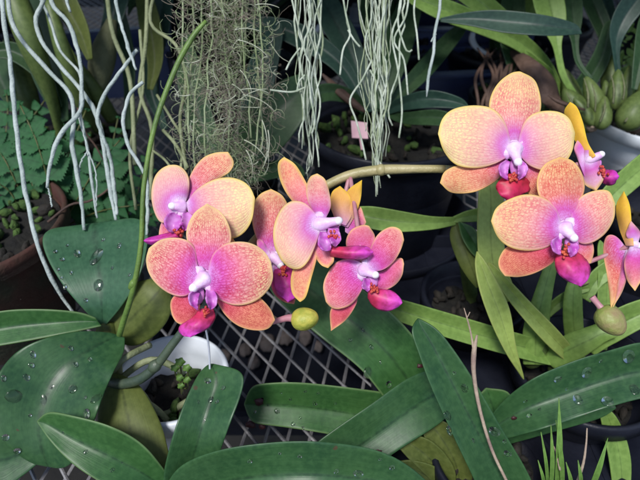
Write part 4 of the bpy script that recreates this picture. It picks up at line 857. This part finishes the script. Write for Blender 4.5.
plX = P(534, 76, .60)
b = MB(); L_, R_ = edges([(508, 50, 1), (524, 62, 8), (542, 82, 12), (552, 100, 9), (566, 116, 2)], 0); loft(b, L_, R_, [.64, .60, .60, .61], fold=-7, nz=5, wave=3, edgew=8, n=24)
tag(b.build('dry_leaf', M['brown'], loc=P(552, 100, .61), solid=.0006), 'curled brown dry leaf above the top right bloom', 'dry leaf')
b = MB(); L_, R_ = edges([(548, 95, .5), (560, 102, 2.2), (585, 110, 1)], 0); loft(b, L_, R_, [.585, .58, .585], fold=-2, nz=2, edgew=8, n=14, k=4)
tag(b.build('dry_leaf', M['brown'], loc=P(585, 110, .585), solid=.0005), 'thin pale dry leaf sliver beside the yellow petal', 'dry leaf')
b = MB(); rnd = random.Random(9)
for i in range(16):
    x = 480 + i * 3.2; ptube(b, [(x + rnd.uniform(-4, 4), 125, .64), (x + rnd.uniform(-8, 8), 100, .62), (x + rnd.uniform(-6, 12), 75, .63), (x + rnd.uniform(-8, 20), 48, .66)], [1.8, 1.5, 1.7, .8], 8)
tag(b.build('dead_stems', M['brown'], loc=P(500, 125, .64)), 'bunch of brown dead stems behind the top right bloom', 'dead stems')
# diagonal leaf far right at (600-640,150-210)
leaf('leaf', plD, 'lime2', [.47, .465, .47, .48], ctr=[(578, 240, 3), (600, 208, 9), (628, 180, 12), (665, 150, 11), (700, 128, 4)], rt=.1, fold=4, seed=90, label='leaf slanting up behind the edge on bloom')
# ================================================================ dark blue trays behind
def tray_box(px, py, z, hx, hy, hz, rz, label, m='navy'):
    c = PZ(px, py, z); b = MB(); Rm = Matrix.Rotation(rz, 3, 'Z'); t = .004
    zb = BZ + hz
    b.box((c.x, c.y, BZ + .004), (hx, hy, .003), 0, Rm)
    for sx_, sy_, ax, ay in ((0, 1, hx, t), (0, -1, hx, t), (1, 0, t, hy - .001), (-1, 0, t, hy - .001)):
        b.box(Vector((c.x, c.y, zb)) + Rm @ Vector((sx_ * hx, sy_ * hy, 0)), (ax + .002 * abs(sy_), ay, hz), 0, Rm)
    for sx_, sy_, ax, ay in ((0, 1, hx + .01, .009), (0, -1, hx + .01, .009), (1, 0, .009, hy - .009), (-1, 0, .009, hy - .009)):
        b.box(Vector((c.x, c.y, zb + hz + .003)) + Rm @ Vector((sx_ * (hx + .003), sy_ * (hy + .003), 0)), (ax, ay, .0025), 0, Rm)
    tag(b.build('plastic_tray', M[m], loc=(c.x, c.y, BZ), bevel=.001, smooth=False), label, 'tray', 'dark plastic trays at the back')
tray_box(452, 62, .90, .11, .055, .05, .12, 'dark blue plastic tray nearest the top right bloom')
tray_box(440, 20, .92, .15, .06, .06, -.1, 'dark blue plastic tray at the top behind the single hanging root')
tray_box(75, 45, .88, .16, .06, .04, .2, 'dark blue plastic tray behind the silvery roots at upper left')
# white bits: small label curls
def curl(x, y, d, pts, label, m='white'):
    b = MB(); L_, R_ = edges([(x + a, y + b_, w_) for a, b_, w_ in pts], 0); loft(b, L_, R_, [d, d - .004, d], cup=2, n=14, k=4, edgew=6)
    tag(b.build('plant_label', M[m], loc=P(x, y, d), solid=.0008), label, 'plant label')
curl(320, 30, .70, [(-4, 2, 2.5), (1, -4, 3), (6, 1, 3.5), (9, 6, 1)], 'curled bluish white plastic label between the hanging root bundles', 'white')
curl(475, 38, .82, [(-2, -6, 2), (-3, 2, 3), (2, 10, 2.6), (14, 17, 1.5)], 'curled pale plastic label behind the crossing leaves', 'white')
# ================================================================ plant in big black pot
plI = thing('orchid', (bigc.x, bigc.y, .93), 'strap leaved orchid in the large black pot behind the hanging roots', 'orchid')
for (ct, D, mm, sd_) in (
    ([(365, 112, 4), (352, 98, 7), (330, 92, 9), (312, 98, 8), (300, 112, 3)], [.62, .60, .585, .58], 'far', 1),
    ([(372, 112, 4), (362, 80, 10), (345, 40, 14), (322, 0, 14), (300, -40, 5)], [.62, .63, .65, .67], 'farb', 2),
    ([(380, 110, 4), (392, 70, 12), (402, 30, 15), (420, -20, 8)], [.62, .63, .65, .67], 'far', 3),
    ([(384, 112, 4), (402, 104, 7), (430, 99, 9), (458, 103, 6), (470, 110, 2)], [.62, .59, .575, .57], 'farb', 4),
    ([(386, 112, 4), (405, 118, 6), (440, 118, 8), (470, 128, 3)], [.62, .59, .57, .56], 'far', 5),
    ([(376, 112, 4), (385, 60, 11), (372, 10, 12), (360, -40, 5)], [.63, .66, .68, .70], 'far', 6),
    ([(368, 110, 4), (340, 64, 9), (300, 36, 12), (262, 24, 8), (240, 26, 3)], [.62, .62, .62, .62], 'farb', 7),
    ([(386, 108, 4), (420, 74, 9), (450, 40, 8), (470, 20, 3)], [.63, .64, .66, .67], 'far', 8)):
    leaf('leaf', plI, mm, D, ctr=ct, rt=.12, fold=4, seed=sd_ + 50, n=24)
b = MB(); L_, R_ = edges([(322, 74, 1), (336, 88, 4), (352, 102, 4), (366, 112, 1.5)], 0); loft(b, L_, R_, [.60, .59, .59], fold=-3, nz=4, edgew=8, n=18, k=6)
tag(b.build('dry_leaf', M['brown'], loc=P(366, 112, .59), solid=.0005), 'brown dry leaf fallen in the large black pot', 'dry leaf')
# broad green leaf beside hanging bundle (220-310, 80-170)
c = PZ(232, 190, .86); hp = Vector((c.x, c.y, BZ)); pot('plant_pot', hp, .055, .075, 'black', 'small black pot hidden behind the far left blooms')
plJ = thing('orchid', (hp.x, hp.y, .865), 'broad leaved orchid behind the hanging moss and left root bundle', 'orchid')
leaf('leaf', plJ, 'far', [.60, .57, .56, .57], LR=([(232, 180), (228, 150), (240, 115), (268, 88), (300, 74), (316, 80)], [(240, 182), (262, 165), (285, 145), (305, 118), (318, 96), (316, 80)]), fold=6, nz=2, seed=61, label='broad flat leaf')
leaf('leaf', plJ, 'farb', [.60, .60, .61], ctr=[(232, 182, 4), (250, 130, 12), (262, 70, 15), (280, 20, 6)], rt=.1, fold=4, seed=62)
leaf('leaf', plJ, 'far', [.60, .60, .61], ctr=[(230, 182, 4), (205, 130, 12), (190, 80, 13), (186, 30, 4)], rt=.1, fold=4, seed=63)
leaf('leaf', plJ, 'far', [.60, .58, .57], ctr=[(236, 182, 4), (262, 172, 9), (290, 168, 8), (305, 176, 3)], rt=.1, fold=4, seed=64)
# ================================================================ LEFT BACKGROUND
c = PZ(70, 150, .88); lc = Vector((c.x, c.y, BZ)); pot('plant_pot', lc, .08, .10, 'black', 'black pot behind the ferns at upper left', fill=.85, moss=.3)
plK = thing('orchid', (lc.x, lc.y, .885), 'old orchid with long brownish green canes and leaves at upper left', 'orchid')
for pts, rr, mm in ((((64, 150, .66), (52, 100, .60), (30, 40, .56), (12, -10, .55)), (4, 6, 13, 12), 'bulb'), (((98, 130, .66), (80, 95, .60), (62, 48, .56), (48, 0, .55)), (5, 9, 8, 5), 'bulb'), (((40, 130, .68), (24, 85, .66), (8, 40, .66)), (5, 11, 5), 'bulb'), (((112, 118, .66), (95, 92, .62), (72, 60, .60), (55, 25, .6)), (7, 8, 6, 4), 'bulb'), (((96, 100, .63), (102, 60, .62), (112, 20, .62)), (5, 13, 5), 'husk')):
    b = MB(); ptube(b, pts, rr, 14); b.build('cane', M[mm], plK)
for ct, D, mm, sd_ in (([(66, 122, 3), (52, 85, 15), (34, 30, 17), (22, -20, 13), (15, -60, 4)], [.62, .60, .585, .58], 'far', 1), ([(60, 108, 3), (40, 70, 9), (8, 50, 9), (-20, 60, 4)], [.61, .60, .59], 'far', 2), ([(90, 60, 3), (80, 30, 9), (62, -5, 12), (50, -50, 4)], [.58, .57, .57], 'olive', 3), ([(95, 60, 3), (112, 20, 10), (118, -20, 12), (110, -60, 4)], [.63, .63, .64], 'farb', 4), ([(15, 110, 3), (2, 80, 12), (-15, 40, 13), (-30, 0, 4)], [.63, .62, .62], 'far', 5), ([(150, 90, 3), (155, 60, 8), (150, 25, 11), (140, -20, 7)], [.66, .66, .66], 'olive', 6), ([(128, 130, 3), (128, 60, 7), (112, 0, 9), (100, -40, 3)], [.66, .66, .66], 'far', 7), ([(165, 130, 3), (150, 80, 9), (160, 20, 11), (172, -40, 5)], [.68, .68, .68], 'farb', 8)):
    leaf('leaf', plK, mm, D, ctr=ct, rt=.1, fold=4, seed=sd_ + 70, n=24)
# thin old stems at 105-215
vine = thing('dangling_roots', P(130, -60, .50), 'old greenish brown roots dangling between the bare green stem and moss', 'roots')
for pts, r in ((((104, -40, .5), (112, 30, .5), (130, 80, .5), (135, 165, .49)), 2.6), (((148, -40, .5), (146, 40, .5), (140, 90, .5), (152, 130, .5), (150, 200, .49)), 2.4), (((165, -40, .49), (150, 20, .49), (176, 45, .48), (186, 80, .48), (180, 120, .48), (186, 170, .47)), 2), (((157, 95, .5), (172, 120, .49), (182, 140, .48), (180, 180, .47)), 1.6), (((152, 150, .49), (165, 160, .48), (176, 175, .47)), 1.4), (((140, 30, .5), (143, 90, .5), (130, 150, .5), (136, 210, .49)), 1.8), (((163, 130, .48), (176, 145, .475), (188, 168, .47)), 2)):
    b = MB(); ptube(b, pts, r * .9, 7); b.build('root', M['rootg'], vine)
# ferns
def fern(root, pts, L0, npin, d_w, seed, m='fern'):
    """pts (x,y,d) rachis, base->tip"""
    b = MB(); ptube(b, pts, [1.1] + [.7] * (len(pts) - 1), 6, 1)
    c = cr([tuple(map(float, p)) for p in pts], npin + 2); rnd = random.Random(seed)
    for i in range(1, npin + 2):
        x, y, d_ = c[i]; ax, ay, _ = c[i - 1]; a = math.atan2(y - ay, x - ax); t = i / (npin + 1)
        ll = 1.15 * L0 * (math.sin(math.pi * min(1, .25 + .75 * t)) * .8 + .2) 
        for sg in (-1, 1):
            a2 = a + sg * (1.15 - .3 * t); l = ll * rnd.uniform(.85, 1.1); n_ = 21
            Lp, Rp = [], []
            for q in range(n_):
                s = q / (n_ - 1); w_ = l * .30 * (s / .28 if s < .28 else (1 - s) / .72) ** .75 * (1 + .34 * (q % 2)) if 0 < q < n_ - 1 else .05
                cx, cy = x + math.cos(a2) * l * s, y + math.sin(a2) * l * s + 1.5 * s * s
                Lp.append((cx - math.sin(a2) * w_, cy + math.cos(a2) * w_)); Rp.append((cx + math.sin(a2) * w_, cy - math.cos(a2) * w_))
            # direct strip so that the toothed outline stays
            vs = []; at = []; s_ = d_ / F; dr = rnd.uniform(-3, 5)
            for q in range(n_):
                s = q / (n_ - 1)
                for u, pp in ((-1, Lp[q]), (0, ((Lp[q][0] + Rp[q][0]) / 2, (Lp[q][1] + Rp[q][1]) / 2)), (1, Rp[q])):
                    vs.append(P(pp[0], pp[1], d_ + (dr * s - 1.2 * abs(u)) * s_)); at.append((u, s, 1 - abs(u)))
            b.add(vs, [(q * 3 + k_, q * 3 + k_ + 1, q * 3 + k_ + 4, q * 3 + k_ + 3) for q in range(n_ - 1) for k_ in range(2)], 0, at)
    b.build('frond', [M[m], M['petiole']], root)
fr = thing('fern', P(40, 215, .58), 'toothed green fern fronds rising from the terracotta bowl at left', 'fern')
for i, (pts, L0, npn) in enumerate((
    (((60, 225, .585), (48, 180, .54), (36, 140, .53), (20, 105, .53)), 26, 7),
    (((62, 225, .585), (80, 195, .55), (98, 165, .54), (120, 140, .54)), 24, 6),
    (((40, 222, .58), (20, 190, .55), (5, 160, .54), (-15, 130, .54)), 24, 6),
    (((66, 226, .585), (92, 214, .56), (115, 208, .55), (140, 205, .55)), 18, 6),
    (((30, 225, .57), (18, 205, .54), (8, 190, .53), (-8, 180, .52)), 17, 5),
    (((50, 225, .58), (58, 190, .56), (70, 150, .56), (86, 110, .57)), 22, 7),
    (((46, 222, .58), (36, 200, .55), (30, 176, .55), (18, 150, .55)), 18, 6),
    (((30, 215, .57), (20, 225, .545), (6, 235, .53), (-12, 245, .52)), 18, 6),
    (((40, 212, .575), (38, 225, .55), (30, 240, .535), (20, 255, .525)), 15, 6),
    (((20, 235, .56), (10, 218, .54), (-4, 208, .53), (-16, 205, .53)), 16, 5))):
    fern(fr, pts, L0, npn, 0, i)
fr3 = thing('fern', P(10, 190, .64), 'fern with arching fronds behind the terracotta bowl at the left edge', 'fern')
for i, (pts, L0, npn) in enumerate(((((10, 200, .64), (15, 165, .62), (25, 130, .62), (45, 100, .63)), 26, 7), (((5, 200, .64), (-8, 160, .62), (-14, 125, .62), (-14, 95, .62)), 26, 7), (((16, 200, .64), (40, 175, .62), (62, 165, .61), (90, 160, .61)), 22, 7), (((0, 200, .64), (4, 150, .62), (8, 110, .62), (4, 80, .63)), 24, 7), (((20, 200, .64), (50, 150, .64), (70, 125, .64), (100, 105, .64)), 22, 7))):
    fern(fr3, pts, L0, npn, 0, i + 40)
fr2 = thing('fern', P(110, 215, .62), 'darker fern growing between the terracotta bowl and the silvery roots', 'fern')
for i, (pts, L0, npn) in enumerate(((((115, 232, .62), (110, 190, .60), (112, 150, .60), (118, 118, .60)), 22, 7), (((118, 232, .62), (135, 200, .60), (142, 175, .60), (150, 150, .60)), 18, 6), (((108, 232, .62), (92, 200, .60), (84, 175, .60), (70, 150, .61)), 20, 6), (((120, 232, .62), (150, 215, .60), (170, 210, .6)), 15, 5))):
    fern(fr2, pts, L0, npn, 0, i + 20)
# old log / second bowl rim below terracotta bowl
b = MB(); ptube(b, [(-60, 292, .52), (0, 288, .52), (60, 280, .53), (110, 276, .54), (140, 280, .56)], [16, 16, 14, 12, 8], 16, 0, 30)
tag(b.build('mossy_log', mat('mossy dark bark', (.045, .05, .03), .9, 1, 120, c2=(.02, .018, .03), vscale=40), loc=P(60, 290, .53)), 'dark mossy branch lying below the terracotta bowl at left', 'log')
# twig (pinkish) across ferns
b = MB(); ptube(b, [(48, 222, .50), (70, 205, .50), (92, 200, .50), (112, 182, .50), (98, 150, .49), (84, 130, .48), (78, 108, .48)], [1.4, 1.2, 1.3, 1, 1, 1.1, 1.2], 6)
tag(b.build('twig', M['brown'], loc=P(48, 222, .50)), 'thin pinkish brown twig crossing the ferns at left', 'twig')
# ================================================================ HANGING ROOTS
hr = thing('hanging_roots', P(60, -110, .46), 'thick silvery white orchid roots hanging down over the upper left', 'roots')
rootlist = (
 (((0, -110, .43), (2, 0, .43), (10, 60, .43), (16, 125, .43), (25, 190, .43), (38, 245, .43), (55, 285, .44), (75, 315, .45)), 3.1),
 (((6, -110, .45), (8, 0, .45), (22, 40, .45), (50, 72, .45), (70, 95, .45), (74, 120, .45), (72, 145, .45), (80, 190, .445), (84, 230, .44)), 2.9),
 (((40, -110, .46), (45, -10, .46), (36, 15, .46), (40, 38, .45), (62, 68, .45), (85, 95, .45), (100, 125, .45), (107, 170, .45), (116, 222, .45)), 2.9),
 (((45, -110, .44), (50, -5, .44), (68, 22, .44), (80, 60, .44), (82, 90, .44), (80, 112, .44), (60, 135, .44), (50, 165, .44), (47, 188, .44)), 2.9),
 (((47, 185, .44), (50, 196, .44), (52, 207, .44)), 1.0),
 (((30, -110, .47), (36, -20, .47), (50, 20, .47), (60, 50, .465), (80, 75, .46), (80, 110, .46), (88, 150, .455), (92, 180, .45), (97, 218, .45)), 1.9),
 (((137, 50, .44), (120, 72, .44), (104, 95, .44), (98, 115, .44), (100, 130, .44), (108, 150, .445), (112, 170, .45), (117, 215, .45)), 2.6),
 (((143, 82, .43), (130, 95, .43), (123, 120, .43), (128, 145, .43), (140, 165, .43), (147, 185, .43), (147, 235, .43)), 2.5),
 (((110, -110, .43), (115, -20, .43), (117, 8, .43), (125, 38, .43), (136, 70, .43)), 2.4),
 (((60, -110, .43), (66, -10, .43), (70, 12, .43)), 2.3),
 (((78, 115, .45), (88, 150, .45), (96, 175, .45), (96, 215, .45)), 1.0),
 (((88, 150, .45), (80, 165, .45), (79, 185, .45)), 1.0))
rnd = random.Random(12)
for pts, r in rootlist:
    b = MB(); c = cr([tuple(map(float, p)) for p in pts], 40)
    q = [(x + rnd.uniform(-.5, .5), y, d_) for x, y, d_ in c]
    W = [P(*p) for p in q]; RR = [(r * .74 * (1 + .13 * rnd.uniform(-1, 1)) * (1 if i < 37 else .72)) * p[2] / F for i, p in enumerate(q)]
    if pts[0][1] < -80: W = hang(W); RR = [r * .45 / F] + RR
    b.tube(W, RR, 10, 0, 90); b.build('root', M['root'], hr)
def bundle(name, label, x0, spread, y1, n_, d_, seed, rpx, extra=(), gather=.5):
    t = thing(name, P(x0, -110, d_), label, 'roots'); rnd = random.Random(seed)
    for i in range(n_):
        xo = rnd.gauss(0, spread); ph = rnd.random() * 6; yb = y1 * rnd.uniform(.62, 1.03); dd = d_ + rnd.gauss(0, .006)
        pts = []; m_ = 22
        for k_ in range(m_):
            y = -110 + (yb + 110) * k_ / (m_ - 1); tt = max(0, y) / y1
            x = x0 + xo * (1 - gather * tt) + 2.6 * math.sin(y * (.03 + .03 * (ph % 1)) + ph) + 1.5 * math.sin(y * (.08 + .06 * (ph % .7)) + ph * 2) + rnd.gauss(0, 1.1)
            pts.append((x, y, dd + .002 * math.sin(y * .06 + ph)))
        b = MB(); r = rpx * rnd.choice((.35, .45, .6, .8, 1.0))
        b.tube(hang([P(*p) for p in pts]), [r * d_ / F] + [r * (1 - .3 * k_ / m_) * d_ / F for k_ in range(m_)], 6, 0, 60); b.build('root', M['rootf' if rnd.random() < .7 else 'rootm'], t)
    for pts in extra:
        b = MB(); ptube(b, [(x, y, d_ - .005) for x, y in pts], rpx * .8, 6); b.build('root', M['rootf'], t)
bundle('hanging_roots', 'narrow bundle of fine pale roots hanging left of the pink tag', 309, 5, 176, 17, .45, 1, 1.25, extra=(((292, 0), (298, 25), (303, 45), (300, 62), (304, 80)), ((300, 48), (291, 60), (286, 70)), ((270, 90), (292, 92), (306, 87)), ((305, 75), (299, 82), (297, 92))))
bundle('hanging_roots', 'wide bundle of fine pale roots hanging right of the pink tag', 380, 10, 192, 25, .45, 2, 1.3, extra=(((340, -20), (346, 15), (350, 35), (343, 50), (340, 75)), ((348, 30), (354, 40), (360, 47)), ((372, 60), (362, 80), (350, 100), (356, 120), (362, 142), (366, 160)), ((370, 70), (380, 90), (384, 110)), ((402, -20), (400, 10), (392, 35), (398, 70), (402, 110), (399, 138)), ((410, -20), (406, 15), (394, 40), (404, 60), (408, 95)), ((404, -20), (398, 20), (404, 45), (408, 52), (412, 50)), ((378, 160), (386, 172), (390, 178)), ((418, -20), (414, 10), (417, 35), (419, 60))), gather=.75)
t = thing('hanging_roots', P(442, -110, .45), 'single thin crinkled pale root dangling left of the top right bloom', 'root')
b = MB(); rnd = random.Random(4); b.tube(hang([P(x + rnd.uniform(-.8, .8), y, .45) for x, y in ((443, -110), (441, -20), (440, 8), (437, 24), (435, 36), (434, 52), (430, 66), (428, 76), (427, 88), (427, 97))]), [1.6 * .45 / F] * 10 + [.5 * .45 / F], 7, 0, 48); b.build('root', M['root'], t)
b = MB(); ptube(b, [(436, 34, .45), (433, 38, .449), (431, 42, .45)], .8, 6); b.build('root', M['root'], t)
# ================================================================ SPANISH MOSS
ms = MB(); rnd = random.Random(21)
for s in range(10):
    x0 = 178 + 92 * (s + .5) / 10 + rnd.gauss(0, 4); ph = rnd.random() * 6; dd = rnd.uniform(.44, .49)
    pts = [(x0 + 4 * math.sin(y * .03 + ph) + rnd.gauss(0, .8), y, dd) for y in range(-100, int(rnd.uniform(150, 200)), 14)]
    ms.tube(hang([P(*p) for p in pts]), 1.0 * dd / F, 4, 0, len(pts) * 2)
for i in range(3600):
    y = rnd.uniform(-100, 196); cx = 222 + 6 * math.sin(y * .02); wd_ = 40 - max(0, y - 150) * .25 - max(0, 20 - y) * .05
    x = rnd.gauss(cx, wd_ * .62)
    if abs(x - cx) > wd_ * 1.35 or noise.noise(Vector((x * .05, y * .028, 3))) < -.2: continue
    dd = rnd.gauss(.465, .014); a = rnd.choice((0, math.pi)) + rnd.gauss(0, 1.1) + .4; L_ = rnd.uniform(10, 34); curv = rnd.gauss(0, 2.3); m_ = 7; pts = []
    px_, py_ = x, y; dz_ = rnd.gauss(0, .0008); w0 = rnd.uniform(.2, .5)
    for k_ in range(m_):
        pts.append(P(px_, py_, dd + dz_ * k_)); px_ += math.cos(a) * L_ / m_; py_ += math.sin(a) * L_ / m_; a += curv / m_ * 1.6 + rnd.gauss(0, .12)
        a += .12 * (math.pi / 2 - (a % (2 * math.pi))) * .5 if (a % (2 * math.pi)) < math.pi else 0
    ms.tube(pts, [w0 * dd / F * (1 - .6 * k_ / m_) for k_ in range(m_)], 3, rnd.choice((0, 0, 0, 1, 1, 1, 1, 2)), raw=True)
for (x, y, a, L_) in ((240, 90, -.2, 34), (243, 95, .15, 40), (238, 40, .2, 40), (235, 30, -.25, 30), (246, 150, 1, 30), (262, 120, 1.2, 50), (268, 130, 1.4, 45), (240, 70, .8, 30), (190, 95, 2.9, 18), (200, 60, 2.7, 20), (255, 5, -.2, 28), (240, 100, -.7, 34), (236, 95, 2.4, 22), (244, 140, .4, 34), (232, 84, .5, 26)):
    pts = []; px_, py_ = x, y
    for k_ in range(9):
        pts.append(P(px_, py_, .445)); px_ += math.cos(a) * L_ / 9; py_ += math.sin(a) * L_ / 9; a += .09
    ms.tube(pts, [.6 * .445 / F * (1 - .6 * k_ / 9) for k_ in range(9)], 4, 2, raw=True)
tag(ms.build('hanging_moss', [M['moss'], M['mossd'], M['mossl']], loc=P(222, -100, .465)), 'tangled grey green clump of air plant moss hanging above the left blooms', 'moss')
# ================================================================ FILLER PLANTS at the back of the bench
spec = ((-.16, .98, 'behind the moss, right of the broad flat leaf'), (.12, .95, 'between the two root bundles, far back'), (.30, .92, 'behind the single dangling root'), (-.55, 1.05, 'blades reach the top left corner, far behind the silvery roots'), (-.28, 1.2, 'behind the tray at upper left'), (-.02, 1.1, 'between the hanging moss and the left root bundle'), (.22, 1.25, 'behind the wide root bundle'), (.42, 1.05, 'behind the crossing leaves at top right'), (.70, 1.15, 'behind the pseudobulbs at top right corner'), (-.80, .80, 'left of the picture behind the terracotta bowl'), (-.12, .85, 'behind the moss close to the bench middle'), (.05, 1.5, 'in the back row behind the left root bundle'), (.50, 1.5, 'in the back row at top right'), (-.4, 1.55, 'in the back row at top left'), (.85, .75, 'right of the white pot'))
for i, (x, y, lb) in enumerate(spec):
    c_ = Vector((x, y, BZ)); rnd = random.Random(100 + i)
    pot('plant_pot', c_, .07 + .01 * (i % 3), .11, 'black', 'black pot of strap leaves ' + lb, fill=.88)
    t = thing('strap_leaf_plant', c_ + Vector((0, 0, .097)), 'dark strap leaf plant ' + lb, 'plant')
    for k_ in range(13):
        b = MB(); az = k_ * 2.4 + rnd.uniform(-.3, .3)
        strap(b, c_ + Vector((rnd.uniform(-.015, .015), rnd.uniform(-.015, .015), .095)), az, rnd.uniform(.22, .38), rnd.uniform(.010, .018), rnd.uniform(.9, 1.4), rnd.uniform(.8, 2.2), n=16, k=6, tip=.3)
        b.build('leaf', M[('far', 'farb', 'far', 'lime2')[(i + k_) % 4 if k_ % 3 == 0 else k_ % 2]], t, solid=.0008)
# gc
S.render.engine = 'CYCLES'
